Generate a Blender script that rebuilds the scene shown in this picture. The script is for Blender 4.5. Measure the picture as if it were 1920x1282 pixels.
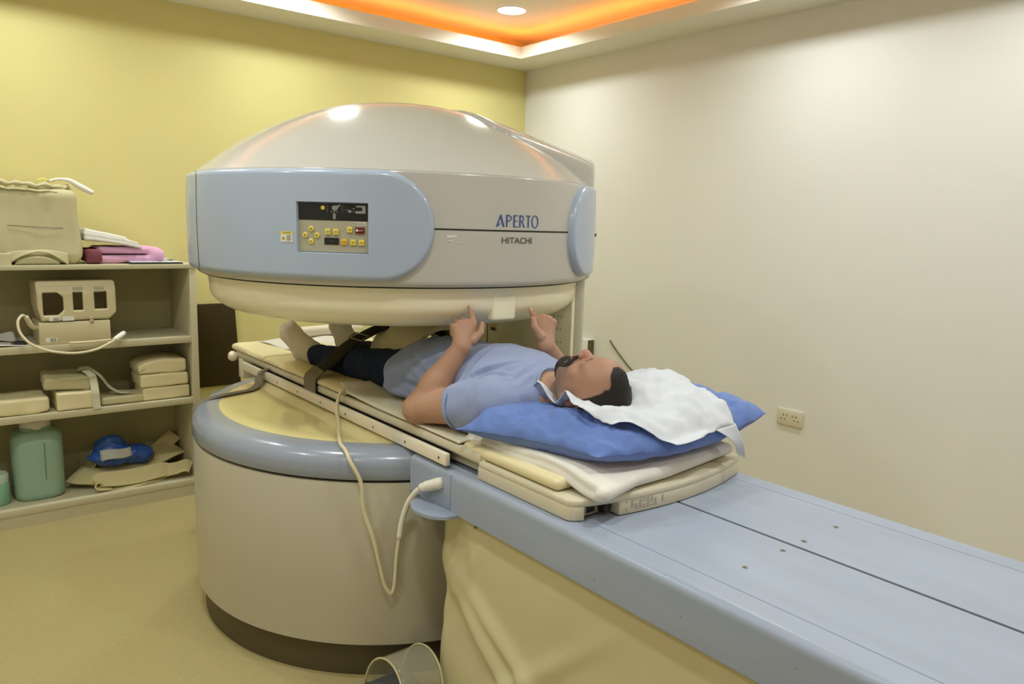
import bpy, bmesh, math, random
import numpy as np
from mathutils import Vector, Matrix

random.seed(7)
C = bpy.context.scene.collection
PI = math.pi
for o in list(bpy.data.objects):
    bpy.data.objects.remove(o)

# ------------------------------------------------------------------ camera, world, exposure
CAM_H = 1.45
PITCH, ROLL, YAW, FPX = math.radians(8.7677), math.radians(1.6664), math.radians(38.8703), 1402.45
cd = bpy.data.cameras.new('camera')
cam = bpy.data.objects.new('camera', cd)
C.objects.link(cam)
fw = Vector((math.sin(YAW) * math.cos(PITCH), math.cos(YAW) * math.cos(PITCH), -math.sin(PITCH)))
rt = Vector((math.cos(YAW), -math.sin(YAW), 0))
up = rt.cross(fw)
r2 = rt * math.cos(ROLL) + up * math.sin(ROLL)
u2 = -rt * math.sin(ROLL) + up * math.cos(ROLL)
M = Matrix((r2, u2, -fw)).transposed().to_4x4()
M.translation = Vector((0, 0, CAM_H))
cam.matrix_world = M
cd.sensor_width = 36.0
cd.lens = FPX / 1920 * 36.0
cd.clip_start = 0.03
cd.clip_end = 50
sc = bpy.context.scene
sc.camera = cam
sc.view_settings.view_transform = 'Standard'
sc.view_settings.look = 'None'
sc.view_settings.gamma = 1.0
sc.view_settings.exposure = 0.0
sc.view_settings.use_curve_mapping = False
wd = bpy.data.worlds.new('world')
sc.world = wd
wd.use_nodes = True
wd.node_tree.nodes['Background'].inputs['Color'].default_value = (1, 0.95, 0.85, 1)
wd.node_tree.nodes['Background'].inputs['Strength'].default_value = 0.0

# ceiling lamp positions (frosted downlights; most are unseen, added for light) and their power
CEIL_Z, SOFFIT_Z = 2.76, 2.569
LAMPS = [(2.985, 3.80), (1.70, 3.80), (0.40, 3.80), (2.985, 2.05), (0.40, 2.40),
         (2.985, 0.95), (1.70, 0.60), (0.40, 0.95), (-0.80, 2.40), (-0.80, 0.95), (1.70, -0.70)]  # last lamp added behind the camera for overall light
LAMP_W = 8.25
LAMP_COL = (0.92, 1.0, 0.985)

# ------------------------------------------------------------------ materials
def lin(c):
    return tuple((v / 12.92 if v <= 0.04045 else ((v + 0.055) / 1.055) ** 2.4) for v in c)

def rgb(r, g, b):
    return lin((r / 255, g / 255, b / 255)) + (1.0,)

MATS = {}
def mat(name, col, rough=0.5, spec=0.5, metal=0.0, noise=0.0, nscale=8.0, bump=0.0, bscale=40.0, trans=0.0,
        emit=None, estr=0.0, coat=0.0, sub=0.0, attr=None, fibre=False, alpha=1.0, ior=1.45, sheen=0.0, stretch=None):
    if name in MATS:
        return MATS[name]
    m = bpy.data.materials.new(name)
    m.use_nodes = True
    nt = m.node_tree
    b = nt.nodes['Principled BSDF']
    b.inputs['Base Color'].default_value = col
    b.inputs['Roughness'].default_value = rough
    b.inputs['Specular IOR Level'].default_value = spec
    b.inputs['Metallic'].default_value = metal
    b.inputs['IOR'].default_value = ior
    b.inputs['Transmission Weight'].default_value = trans
    b.inputs['Coat Weight'].default_value = coat
    b.inputs['Coat Roughness'].default_value = 0.08
    b.inputs['Sheen Weight'].default_value = sheen
    b.inputs['Alpha'].default_value = alpha
    if sub > 0:
        b.inputs['Subsurface Weight'].default_value = sub
        b.inputs['Subsurface Radius'].default_value = (0.012, 0.005, 0.003)
        b.inputs['Subsurface Scale'].default_value = 0.5
    if emit:
        b.inputs['Emission Color'].default_value = emit
        b.inputs['Emission Strength'].default_value = estr
    tc = nt.nodes.new('ShaderNodeTexCoord')
    src = None
    if attr:
        at = nt.nodes.new('ShaderNodeVertexColor')
        at.layer_name = attr
        src = at.outputs['Color']
    if noise > 0:
        n = nt.nodes.new('ShaderNodeTexNoise')
        n.inputs['Scale'].default_value = nscale
        n.inputs['Detail'].default_value = 5
        if stretch:
            mp = nt.nodes.new('ShaderNodeMapping')
            mp.inputs['Scale'].default_value = stretch
            nt.links.new(tc.outputs['Object'], mp.inputs['Vector'])
            nt.links.new(mp.outputs['Vector'], n.inputs['Vector'])
        else:
            nt.links.new(tc.outputs['Object'], n.inputs['Vector'])
        mr = nt.nodes.new('ShaderNodeMapRange')
        mr.inputs['From Min'].default_value = 0.3
        mr.inputs['From Max'].default_value = 0.7
        mr.inputs['To Min'].default_value = 1 - noise
        mr.inputs['To Max'].default_value = 1 + noise * 0.6
        nt.links.new(n.outputs['Fac'], mr.inputs['Value'])
        mx = nt.nodes.new('ShaderNodeMix')
        mx.data_type = 'RGBA'
        mx.blend_type = 'MULTIPLY'
        mx.inputs['Factor'].default_value = 1.0
        if src is None:
            mx.inputs['A'].default_value = col
        else:
            nt.links.new(src, mx.inputs['A'])
        nt.links.new(mr.outputs['Result'], mx.inputs['B'])
        src = mx.outputs['Result']
    if src is not None:
        nt.links.new(src, b.inputs['Base Color'])
    if bump > 0:
        if fibre:
            n2 = nt.nodes.new('ShaderNodeTexWave')
            n2.inputs['Scale'].default_value = bscale
            n2.inputs['Distortion'].default_value = 1.5
        else:
            n2 = nt.nodes.new('ShaderNodeTexNoise')
            n2.inputs['Scale'].default_value = bscale
            n2.inputs['Detail'].default_value = 4
        nt.links.new(tc.outputs['Object'], n2.inputs['Vector'])
        bp = nt.nodes.new('ShaderNodeBump')
        bp.inputs['Strength'].default_value = bump
        bp.inputs['Distance'].default_value = 0.004
        nt.links.new(n2.outputs['Fac'], bp.inputs['Height'])
        nt.links.new(bp.outputs['Normal'], b.inputs['Normal'])
    MATS[name] = m
    return m

m_yellow = mat('yellow_paint', rgb(223, 213, 146), 0.55, 0.35, noise=0.015, nscale=3, bump=0.04, bscale=120)
m_white = mat('cream_paint', rgb(234, 232, 228), 0.5, 0.35, noise=0.012, nscale=2, bump=0.04, bscale=120)
m_ceil = mat('ceiling_paint', rgb(238, 234, 222), 0.7, 0.3)
m_floor = mat('vinyl_floor', rgb(174, 160, 111), 0.42, 0.4, noise=0.05, nscale=55, bump=0.03, bscale=200)
m_lamp = mat('lamp_glass', (1, 1, 1, 1), 0.4, emit=(1.0, 0.96, 0.88, 1), estr=14)
m_orange = mat('orange_led', (1, 0.5, 0.1, 1), 0.5, emit=(1.0, 0.31, 0.05, 1), estr=14)
m_shell = mat('beige_gloss_plastic', rgb(197, 194, 186), 0.22, 0.5, coat=0.35, noise=0.01, nscale=4)
m_cream = mat('cream_gloss_plastic', rgb(248, 242, 212), 0.25, 0.5, coat=0.2)
m_creamtop = mat('pale_yellow_laminate', rgb(232, 218, 158), 0.08, 0.5, coat=0.5, noise=0.01, nscale=6)
m_blue = mat('grey_blue_plastic', rgb(173, 187, 208), 0.26, 0.5, coat=0.3, noise=0.012, nscale=6)
m_ring = mat('grey_blue_base_plastic', rgb(146, 154, 168), 0.26, 0.5, coat=0.3, noise=0.012, nscale=6)
m_bluetab = mat('grey_blue_laminate', rgb(156, 166, 184), 0.33, 0.5, noise=0.075, nscale=6, stretch=(2.2, 0.45, 2.2))
m_body = mat('beige_base_plastic', rgb(182, 176, 153), 0.3, 0.5, coat=0.2, noise=0.01, nscale=3)
m_plinth = mat('brown_plinth', rgb(82, 72, 48), 0.5)
m_dark = mat('black_plastic', rgb(28, 27, 26), 0.35)
m_seam = mat('dark_seam', rgb(40, 36, 30), 0.7)
m_greyp = mat('grey_panel_plastic', rgb(176, 172, 150), 0.4)
m_greyc = mat('grey_column_plastic', rgb(182, 178, 158), 0.35)
m_yel = mat('yellow_button', rgb(226, 206, 92), 0.35)
m_or = mat('amber_button', rgb(240, 180, 50), 0.35)
m_red = mat('red_button', rgb(110, 20, 24), 0.3)
m_label = mat('white_label', rgb(232, 230, 222), 0.5)
m_grey = mat('grey_print', rgb(150, 150, 145), 0.5)
m_print = mat('dark_print', rgb(60, 60, 62), 0.5)
m_logo = mat('blue_print', rgb(62, 88, 150), 0.4)
m_logo2 = mat('grey_lettering', rgb(96, 92, 86), 0.4)
m_board = mat('couch_board_plastic', rgb(214, 206, 180), 0.3, 0.5, coat=0.15)
m_rail = mat('white_rail_plastic', rgb(236, 228, 206), 0.35)
m_pad = mat('cream_vinyl_pad', rgb(232, 220, 176), 0.38, 0.45, noise=0.02, nscale=10, bump=0.05, bscale=60)
m_padg = mat('grey_cream_pad', rgb(214, 206, 180), 0.5, 0.4, bump=0.05, bscale=60)
m_towel = mat('white_terry_cloth', rgb(232, 228, 218), 0.9, 0.1, bump=0.5, bscale=320, sheen=0.3)
m_paper = mat('white_tissue_paper', rgb(210, 213, 220), 0.75, 0.2, bump=0.06, bscale=60)
m_pillow = mat('blue_disposable_fabric', rgb(100, 126, 190), 0.6, 0.25, noise=0.06, nscale=9, bump=0.35, bscale=34, sheen=0.2)
m_shirt = mat('light_blue_cotton', rgb(145, 156, 190), 0.85, 0.15, noise=0.03, nscale=14, bump=0.22, bscale=260, sheen=0.2)
m_seamshirt = mat('blue_stitching', rgb(96, 110, 156), 0.85, 0.15)
m_jean = mat('dark_navy_denim', rgb(36, 44, 66), 0.85, 0.15, noise=0.12, nscale=30, bump=0.25, bscale=300)
m_sock = mat('pale_cotton_sock', rgb(214, 204, 186), 0.95, 0.05, noise=0.03, nscale=40, bump=0.3, bscale=300)
m_skin = mat('skin', rgb(205, 155, 125), 0.48, 0.4, sub=0.12, attr='tone', noise=0.05, nscale=26, bump=0.12, bscale=140)
m_hair = mat('black_hair', rgb(34, 28, 25), 0.5, 0.35, noise=0.2, nscale=120, bump=0.35, bscale=420)
m_beard = mat('greying_beard', rgb(56, 50, 47), 0.7, 0.25, noise=0.5, nscale=260, bump=0.8, bscale=320)
m_nail = mat('finger_nail', rgb(222, 182, 160), 0.3)
m_strap = mat('black_webbing', rgb(38, 34, 26), 0.8, 0.2, bump=0.25, bscale=200)
m_strapg = mat('grey_hook_tape', rgb(126, 118, 100), 0.85, 0.2, bump=0.3, bscale=200)
m_cable = mat('cream_cable', rgb(222, 210, 174), 0.45)
m_cablew = mat('white_cable_sleeve', rgb(240, 236, 224), 0.5)
m_skirt = mat('cream_vinyl_skirt', rgb(206, 198, 156), 0.4, 0.45, noise=0.03, nscale=4, bump=0.05, bscale=30)
m_shelf = mat('greyish_beige_laminate', rgb(200, 192, 160), 0.45, 0.4, noise=0.012, nscale=5)
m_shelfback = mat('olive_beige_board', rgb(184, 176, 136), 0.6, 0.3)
m_bag = mat('beige_coated_cloth', rgb(200, 192, 152), 0.6, 0.3, noise=0.03, nscale=9, bump=0.08, bscale=60)
m_coil = mat('coil_housing_plastic', rgb(208, 196, 158), 0.4, 0.45)
m_pink = mat('pink_fleece', rgb(226, 172, 206), 0.95, 0.1, bump=0.4, bscale=260, sheen=0.4)
m_mauve = mat('mauve_knit', rgb(130, 76, 86), 0.95, 0.1, bump=0.4, bscale=200)
m_jug = mat('green_translucent_plastic', rgb(152, 182, 160), 0.42, 0.4, noise=0.03, nscale=6)
m_jar = mat('teal_jar_plastic', rgb(140, 190, 166), 0.4, 0.4)
m_bluebag = mat('blue_film', rgb(48, 88, 170), 0.32, 0.5, noise=0.15, nscale=30, bump=0.5, bscale=60)
m_brown = mat('dark_brown_board', rgb(58, 46, 14), 0.55, 0.3, noise=0.1, nscale=6)
m_belt = mat('beige_belt_cloth', rgb(214, 202, 150), 0.55, 0.35, bump=0.1, bscale=80)
m_velcro = mat('pale_velcro_strap', rgb(214, 208, 182), 0.8, 0.2, bump=0.3, bscale=200)
m_plastic = mat('dusty_clear_acrylic', rgb(214, 206, 176), 0.12, 0.5, trans=0.0, alpha=0.28)
m_edge = mat('acrylic_edge', rgb(196, 186, 140), 0.2, 0.5)
m_tray = mat('grey_tray_plastic', rgb(98, 98, 96), 0.5)
m_socket = mat('white_socket_plastic', rgb(222, 214, 192), 0.35)
m_metal = mat('dull_metal', rgb(130, 126, 116), 0.4, metal=0.8)
m_wire = mat('brown_wire', rgb(96, 88, 52), 0.6)

# ------------------------------------------------------------------ object helpers
def link(name, me, m=None, parent=None, smooth=40):
    o = bpy.data.objects.new(name, me)
    C.objects.link(o)
    if m is not None and len(me.materials) == 0:
        me.materials.append(m)
    if parent is not None:
        root = parent
        L = Vector((0, 0, 0))
        p = parent
        while p is not None:
            L += p.location
            p = p.parent
        me.transform(Matrix.Translation(-L))
        o.parent = parent
    if smooth:
        for p in me.polygons:
            p.use_smooth = True
        if smooth < 180:
            me.set_sharp_from_angle(angle=math.radians(smooth))
    me.update()
    return o

def obj(name, bm, m, parent=None, smooth=40):
    me = bpy.data.meshes.new(name)
    bm.normal_update()
    bm.to_mesh(me)
    bm.free()
    return link(name, me, m, parent, smooth)

def tag(o, label, cat, group=None):
    o['label'] = label
    o['category'] = cat
    if group:
        o['group'] = group
    return o

def thing(name, label, cat, loc=(0, 0, 0), group=None):
    o = bpy.data.objects.new(name, None)
    o.empty_display_size = 0.05
    C.objects.link(o)
    o.location = loc
    return tag(o, label, cat, group)

def solo(name, bm, m, label, cat, loc, group=None, smooth=40):
    o = obj(name, bm, m, None, smooth)
    o.data.transform(Matrix.Translation(-Vector(loc)))
    o.location = loc
    return tag(o, label, cat, group)

def struct(name, bm, m, parent=None):
    o = obj(name, bm, m, parent, 30)
    o['kind'] = 'structure'
    return o

def NB():
    return bmesh.new()

def add_box(bm, x0, x1, y0, y1, z0, z1, bev=0.0, seg=2, R=None, c=None):
    r = bmesh.ops.create_cube(bm, size=1.0)
    vs = r['verts']
    for v in vs:
        v.co = Vector(((x0 + x1) / 2 + v.co.x * (x1 - x0), (y0 + y1) / 2 + v.co.y * (y1 - y0), (z0 + z1) / 2 + v.co.z * (z1 - z0)))
    geom = vs
    if bev > 0:
        es = list({e for v in vs for e in v.link_edges})
        rr = bmesh.ops.bevel(bm, geom=es, offset=bev, segments=seg, affect='EDGES', profile=0.5)
        geom = list({v for f in rr['faces'] for v in f.verts} | {v for v in vs if v.is_valid})
    if R is not None:
        cc = Vector(c if c is not None else ((x0 + x1) / 2, (y0 + y1) / 2, (z0 + z1) / 2))
        for v in geom:
            v.co = cc + R @ (v.co - cc)
    return geom

def box(*a, **k):
    bm = NB()
    add_box(bm, *a, **k)
    return bm

def rotz(a):
    return Matrix.Rotation(a, 3, 'Z')

def catmull(pts, n=8):
    P = [Vector(p) for p in pts]
    P = [P[0] * 2 - P[1]] + P + [P[-1] * 2 - P[-2]]
    out = []
    for i in range(1, len(P) - 2):
        for k in range(n):
            t = k / n
            a, b, c, d = P[i - 1], P[i], P[i + 1], P[i + 2]
            out.append(0.5 * ((2 * b) + (c - a) * t + (2 * a - 5 * b + 4 * c - d) * t * t + (3 * b - a - 3 * c + d) * t ** 3))
    out.append(P[-2])
    return out

def add_tube(bm, pts, rad, seg=12, n=6, smooth=True, cap=True):
    P = catmull(pts, n) if smooth else [Vector(p) for p in pts]
    N = len(P)
    rings = []
    nrm = None
    for i, p in enumerate(P):
        t = (P[min(i + 1, N - 1)] - P[max(i - 1, 0)]).normalized()
        if nrm is None:
            nrm = t.orthogonal().normalized()
        nrm = (nrm - t * nrm.dot(t)).normalized()
        bn = t.cross(nrm)
        r = rad(i / (N - 1)) if callable(rad) else rad
        rings.append([bm.verts.new(p + (nrm * math.cos(a) + bn * math.sin(a)) * r) for a in [2 * PI * k / seg for k in range(seg)]])
    for a, b in zip(rings, rings[1:]):
        for k in range(seg):
            bm.faces.new((a[k], a[(k + 1) % seg], b[(k + 1) % seg], b[k]))
    if cap:
        bm.faces.new(rings[0][::-1])
        bm.faces.new(rings[-1])
    return rings

def tube(pts, rad, **k):
    bm = NB()
    add_tube(bm, pts, rad, **k)
    return bm

def add_lathe(bm, prof, c, seg=96, a0=0.0, a1=2 * PI, cap=False):
    full = abs(a1 - a0 - 2 * PI) < 1e-6
    n = seg if full else seg + 1
    rings = []
    for r, z in prof:
        if r < 1e-6:
            rings.append([bm.verts.new((c[0], c[1], z))])
        else:
            rings.append([bm.verts.new((c[0] + r * math.cos(a0 + (a1 - a0) * k / seg), c[1] + r * math.sin(a0 + (a1 - a0) * k / seg), z)) for k in range(n)])
    for A, B in zip(rings, rings[1:]):
        for k in range(seg):
            k2 = (k + 1) % n
            if len(A) == 1 and len(B) == 1:
                continue
            if len(A) == 1:
                bm.faces.new((A[0], B[k2], B[k]))
            elif len(B) == 1:
                bm.faces.new((A[k], A[k2], B[0]))
            else:
                bm.faces.new((A[k], A[k2], B[k2], B[k]))
    if cap:
        for q, rev in ((rings[0], True), (rings[-1], False)):
            if len(q) > 2:
                bm.faces.new(q[::-1] if rev else q)
    bmesh.ops.recalc_face_normals(bm, faces=bm.faces)

def lathe(prof, c, **k):
    bm = NB()
    add_lathe(bm, prof, c, **k)
    return bm

def grid_sheet(bm, fn, nu, nv, thick=0.0, closeu=False):
    """fn(u,v)->Vector, u,v in 0..1"""
    V = [[bm.verts.new(fn(i / nu, j / nv)) for j in range(nv + 1)] for i in range(nu + 1)]
    fs = []
    for i in range(nu):
        for j in range(nv):
            fs.append(bm.faces.new((V[i][j], V[i + 1][j], V[i + 1][j + 1], V[i][j + 1])))
    if thick:
        bm.normal_update()
        bmesh.ops.solidify(bm, geom=fs, thickness=thick)
    return V

def ribbon(pts, side, width, thick=0.003, n=8):
    """flat strap: centre line pts, side = width direction (vector or list)"""
    P = catmull(pts, n)
    bm = NB()
    N = len(P)
    S = [Vector(s) for s in side] if isinstance(side, list) else None
    def fn(u, v):
        i = min(N - 1, int(round(u * (N - 1))))
        if S:
            q = u * (len(S) - 1)
            k = min(len(S) - 2, int(q))
            s = S[k].lerp(S[k + 1], q - k)
        else:
            s = Vector(side)
        t = (P[min(i + 1, N - 1)] - P[max(i - 1, 0)]).normalized()
        s = (s - t * s.dot(t)).normalized()
        return P[i] + s * (v - 0.5) * width
    grid_sheet(bm, fn, N - 1, 4, thick)
    bmesh.ops.recalc_face_normals(bm, faces=bm.faces)
    return bm

def prism(poly, axis, a0, a1, bev=0.0, seg=2):
    """extrude a polygon given in the two other axes along axis ('x','y','z')"""
    bm = NB()
    def P(p, a):
        return {'x': (a, p[0], p[1]), 'y': (p[0], a, p[1]), 'z': (p[0], p[1], a)}[axis]
    A = [bm.verts.new(P(p, a0)) for p in poly]
    B = [bm.verts.new(P(p, a1)) for p in poly]
    n = len(poly)
    bm.faces.new(A)
    bm.faces.new(B[::-1])
    for i in range(n):
        bm.faces.new((A[i], A[(i + 1) % n], B[(i + 1) % n], B[i]))
    bmesh.ops.recalc_face_normals(bm, faces=bm.faces)
    if bev:
        bmesh.ops.bevel(bm, geom=list(bm.edges), offset=bev, segments=seg, affect='EDGES', profile=0.5)
    return bm

def vnoise(P, s=1.0, seed=0):
    """cheap smooth value noise on an (n,3) array, -1..1"""
    P = np.asarray(P, float) * s + seed * 17.31
    i = np.floor(P).astype(np.int64)
    f = P - i
    f = f * f * (3 - 2 * f)
    def h(a, b, c):
        n = (a * 374761393 + b * 668265263 + c * 2147483647 + seed * 1013) & 0x7fffffff
        n = ((n ^ (n >> 13)) * 1274126177) & 0x7fffffff
        return ((n ^ (n >> 16)) & 0xffff) / 32767.5 - 1
    out = 0
    for dx in (0, 1):
        for dy in (0, 1):
            for dz in (0, 1):
                w = (f[:, 0] if dx else 1 - f[:, 0]) * (f[:, 1] if dy else 1 - f[:, 1]) * (f[:, 2] if dz else 1 - f[:, 2])
                out = out + w * h(i[:, 0] + dx, i[:, 1] + dy, i[:, 2] + dz)
    return out

def displace(me, fn):
    """move the vertices along their normals by fn(positions)"""
    n = len(me.vertices)
    co = np.empty(n * 3)
    me.vertices.foreach_get('co', co)
    co = co.reshape(-1, 3)
    no = np.empty(n * 3, dtype=np.float32)
    me.vertex_normals.foreach_get('vector', no)
    no = no.reshape(-1, 3)
    co += no * fn(co)[:, None]
    me.vertices.foreach_set('co', co.ravel())
    me.update()

# ------------------------------------------------------------------ signed-distance modelling for soft, continuous bodies
class SDF:
    def __init__(s, lo, hi, h):
        s.lo = np.array(lo, np.float32)
        s.h = h
        s.n = np.ceil((np.array(hi) - np.array(lo)) / h).astype(int) + 1
        s.F = np.full(s.n, 0.5, np.float32)
    def copy(s):
        q = SDF.__new__(SDF)
        q.lo, q.h, q.n, q.F = s.lo, s.h, s.n, s.F.copy()
        return q
    def sub(s, lo, hi):
        a = np.clip(np.floor((np.array(lo) - s.lo) / s.h).astype(int), 0, s.n)
        b = np.clip(np.ceil((np.array(hi) - s.lo) / s.h).astype(int) + 1, 0, s.n)
        if np.any(b - a < 1):
            return None, None
        sl = tuple(slice(i, j) for i, j in zip(a, b))
        ax = [(s.lo[k] + s.h * np.arange(a[k], b[k])).astype(np.float32) for k in range(3)]
        return sl, (ax[0][:, None, None], ax[1][None, :, None], ax[2][None, None, :])
    def full(s):
        return tuple((s.lo[k] + s.h * np.arange(s.n[k])).astype(np.float32).reshape([-1 if j == k else 1 for j in range(3)]) for k in range(3))
    def put(s, sl, d, k, op='u'):
        A = s.F[sl]
        if op == 's':                                   # smooth subtraction
            d = -d
            if k > 0:
                hh = np.clip(0.5 - 0.5 * (A - d) / k, 0, 1)
                s.F[sl] = A * (1 - hh) + d * hh + k * hh * (1 - hh)
            else:
                s.F[sl] = np.maximum(A, d)
            return
        if k > 0:
            hh = np.clip(0.5 + 0.5 * (A - d) / k, 0, 1)
            s.F[sl] = A * (1 - hh) + d * hh - k * hh * (1 - hh)
        else:
            s.F[sl] = np.minimum(A, d)
    def cone(s, a, b, ra, rb, k=0.02, op='u', flat=None):
        a, b = np.array(a, np.float32), np.array(b, np.float32)
        R = max(ra, rb) + k + 5 * s.h
        sl, X = s.sub(np.minimum(a, b) - R, np.maximum(a, b) + R)
        if sl is None:
            return
        ba = b - a
        L = float(ba @ ba) + 1e-12
        t = np.clip(((X[0] - a[0]) * ba[0] + (X[1] - a[1]) * ba[1] + (X[2] - a[2]) * ba[2]) / L, 0, 1)
        d = np.sqrt((X[0] - a[0] - ba[0] * t) ** 2 + (X[1] - a[1] - ba[1] * t) ** 2 + (X[2] - a[2] - ba[2] * t) ** 2) - (ra + (rb - ra) * t)
        s.put(sl, d, k, op)
    def chain(s, pts, rads, k=0.01):
        for p, q, r, t in zip(pts, pts[1:], rads, rads[1:]):
            s.cone(p, q, r, t, k)
    def ell(s, c, r, k=0.02, op='u', R=None):
        c, r = np.array(c, np.float32), np.array(r, np.float32)
        m = (max(r) if R is not None else r) + k + 5 * s.h
        sl, X = s.sub(c - m, c + m)
        if sl is None:
            return
        x, y, z = X[0] - c[0], X[1] - c[1], X[2] - c[2]
        if R is not None:
            R = np.array(R, np.float32)                 # columns are the local axes
            x, y, z = (R[0, i] * x + R[1, i] * y + R[2, i] * z for i in range(3))
        k0 = np.sqrt((x / r[0]) ** 2 + (y / r[1]) ** 2 + (z / r[2]) ** 2)
        k1 = np.sqrt((x / r[0] ** 2) ** 2 + (y / r[1] ** 2) ** 2 + (z / r[2] ** 2) ** 2) + 1e-9
        s.put(sl, k0 * (k0 - 1) / k1, k, op)
    def rbox(s, c, hs, rad, k=0.0, op='u', R=None):
        c, hs = np.array(c, np.float32), np.array(hs, np.float32)
        m = (float(np.linalg.norm(hs)) if R is not None else hs) + k + 5 * s.h
        sl, X = s.sub(c - m, c + m)
        if sl is None:
            return
        x, y, z = X[0] - c[0], X[1] - c[1], X[2] - c[2]
        if R is not None:
            R = np.array(R, np.float32)
            x, y, z = (R[0, i] * x + R[1, i] * y + R[2, i] * z for i in range(3))
        qx, qy, qz = np.abs(x) - hs[0] + rad, np.abs(y) - hs[1] + rad, np.abs(z) - hs[2] + rad
        d = np.sqrt(np.maximum(qx, 0) ** 2 + np.maximum(qy, 0) ** 2 + np.maximum(qz, 0) ** 2) + np.minimum(np.maximum(qx, np.maximum(qy, qz)), 0) - rad
        s.put(sl, d, k, op)
    def mesh(s, name, relax=2):
        F = s.F
        I = F < 0
        n = s.n
        cnt = np.zeros(n - 1, np.int8)
        for dx in (0, 1):
            for dy in (0, 1):
                for dz in (0, 1):
                    cnt += I[dx:n[0] - 1 + dx, dy:n[1] - 1 + dy, dz:n[2] - 1 + dz]
        act = (cnt > 0) & (cnt < 8)
        idx = np.full(n - 1, -1, np.int64)
        cells = np.argwhere(act)
        idx[act] = np.arange(len(cells))
        acc = np.zeros((len(cells), 3))
        num = np.zeros(len(cells))
        cx, cy, cz = cells.T
        for a in range(3):
            o1, o2 = [k for k in range(3) if k != a]
            for d1 in (0, 1):
                for d2 in (0, 1):
                    p = [0, 0, 0]
                    p[o1], p[o2] = d1, d2
                    q = list(p)
                    q[a] = 1
                    f0 = F[cx + p[0], cy + p[1], cz + p[2]]
                    f1 = F[cx + q[0], cy + q[1], cz + q[2]]
                    m = (f0 < 0) != (f1 < 0)
                    t = np.where(m, f0 / np.where(m, f0 - f1, 1), 0)
                    v = np.tile(np.array(p, float), (len(cells), 1))
                    v[:, a] = t
                    acc += v * m[:, None]
                    num += m
        V = (cells + acc / num[:, None]) * s.h + s.lo
        Q = []
        for a in range(3):
            b, c = (a + 1) % 3, (a + 2) % 3
            S0 = [slice(None)] * 3
            S1 = [slice(None)] * 3
            S0[a], S1[a] = slice(0, -1), slice(1, None)
            ch = I[tuple(S0)] != I[tuple(S1)]
            e = np.argwhere(ch)
            ok = (e[:, b] > 0) & (e[:, c] > 0) & (e[:, b] < n[b] - 1) & (e[:, c] < n[c] - 1)
            e = e[ok]
            ins = I[e[:, 0], e[:, 1], e[:, 2]]
            def cell(db, dc):
                q = e.copy()
                q[:, b] += db
                q[:, c] += dc
                return idx[q[:, 0], q[:, 1], q[:, 2]]
            q = np.stack([cell(-1, -1), cell(0, -1), cell(0, 0), cell(-1, 0)], 1)
            q[~ins] = q[~ins][:, ::-1]
            Q.append(q)
        Q = np.concatenate(Q)
        Q = Q[(Q >= 0).all(1)]
        for _ in range(relax):
            s_ = np.zeros_like(V)
            w = np.zeros(len(V))
            for i in range(4):
                j = (i + 1) % 4
                np.add.at(s_, Q[:, i], V[Q[:, j]])
                np.add.at(s_, Q[:, j], V[Q[:, i]])
                np.add.at(w, Q[:, i], 1)
                np.add.at(w, Q[:, j], 1)
            V = V * 0.5 + 0.5 * s_ / np.maximum(w, 1)[:, None]
        me = bpy.data.meshes.new(name)
        me.vertices.add(len(V))
        me.vertices.foreach_set('co', V.ravel())
        me.loops.add(len(Q) * 4)
        me.loops.foreach_set('vertex_index', Q.ravel().astype(np.int32))
        me.polygons.add(len(Q))
        me.polygons.foreach_set('loop_start', np.arange(0, len(Q) * 4, 4, dtype=np.int32))
        me.update(calc_edges=True)
        me.validate()
        return me

# ------------------------------------------------------------------ the room
WX, WY, X0, Y0 = 3.609, 4.40, -1.7, -1.9
struct('floor', box(X0, WX, Y0, WY, -0.1, 0.0), m_floor)
struct('wall_back', box(X0, WX + 0.1, WY, WY + 0.1, -0.1, CEIL_Z + 0.1), m_yellow)
struct('wall_right', box(WX, WX + 0.1, Y0, WY, -0.1, CEIL_Z + 0.1), m_white)
struct('wall_left', box(X0 - 0.1, X0, Y0, WY, -0.1, CEIL_Z + 0.1), m_white)
struct('wall_front', box(X0 - 0.1, WX + 0.1, Y0 - 0.1, Y0, -0.1, CEIL_Z + 0.1), m_white)
struct('ceiling', box(X0, WX, Y0, WY, CEIL_Z, CEIL_Z + 0.1), m_ceil)
# dropped border of the ceiling: a ring along the walls with an open cove above it
LW = 0.295
bm = NB()
oz, iz = SOFFIT_Z, SOFFIT_Z + 0.075
ring = lambda d, z: [bm.verts.new(p) for p in ((X0 + d, Y0 + d, z), (WX - d, Y0 + d, z), (WX - d, WY - d, z), (X0 + d, WY - d, z))]
a, b, c, d = ring(0, oz), ring(LW, oz), ring(LW, iz), ring(0, iz)
for P, Q in ((a, b), (b, c), (c, d)):
    for k in range(4):
        bm.faces.new((P[k], P[(k + 1) % 4], Q[(k + 1) % 4], Q[k]))
bmesh.ops.recalc_face_normals(bm, faces=bm.faces)
o = struct('trim_1', bm, m_ceil)

# glowing orange strip lying in the cove
bm = NB()
d0 = LW - 0.085
for (xa, ya, xb, yb) in ((X0 + d0, WY - d0, WX - d0, WY - d0), (WX - d0, Y0 + d0, WX - d0, WY - d0),
                         (X0 + d0, Y0 + d0, X0 + d0, WY - d0), (X0 + d0, Y0 + d0, WX - d0, Y0 + d0)):
    add_box(bm, min(xa, xb) - 0.008, max(xa, xb) + 0.008, min(ya, yb) - 0.008, max(ya, yb) + 0.008, iz + 0.001, iz + 0.009)
solo('led_strip', bm, m_orange, 'glowing orange light strip lying in the cove around the raised ceiling', 'light strip', (0.9, 1.2, iz), smooth=0)

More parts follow.
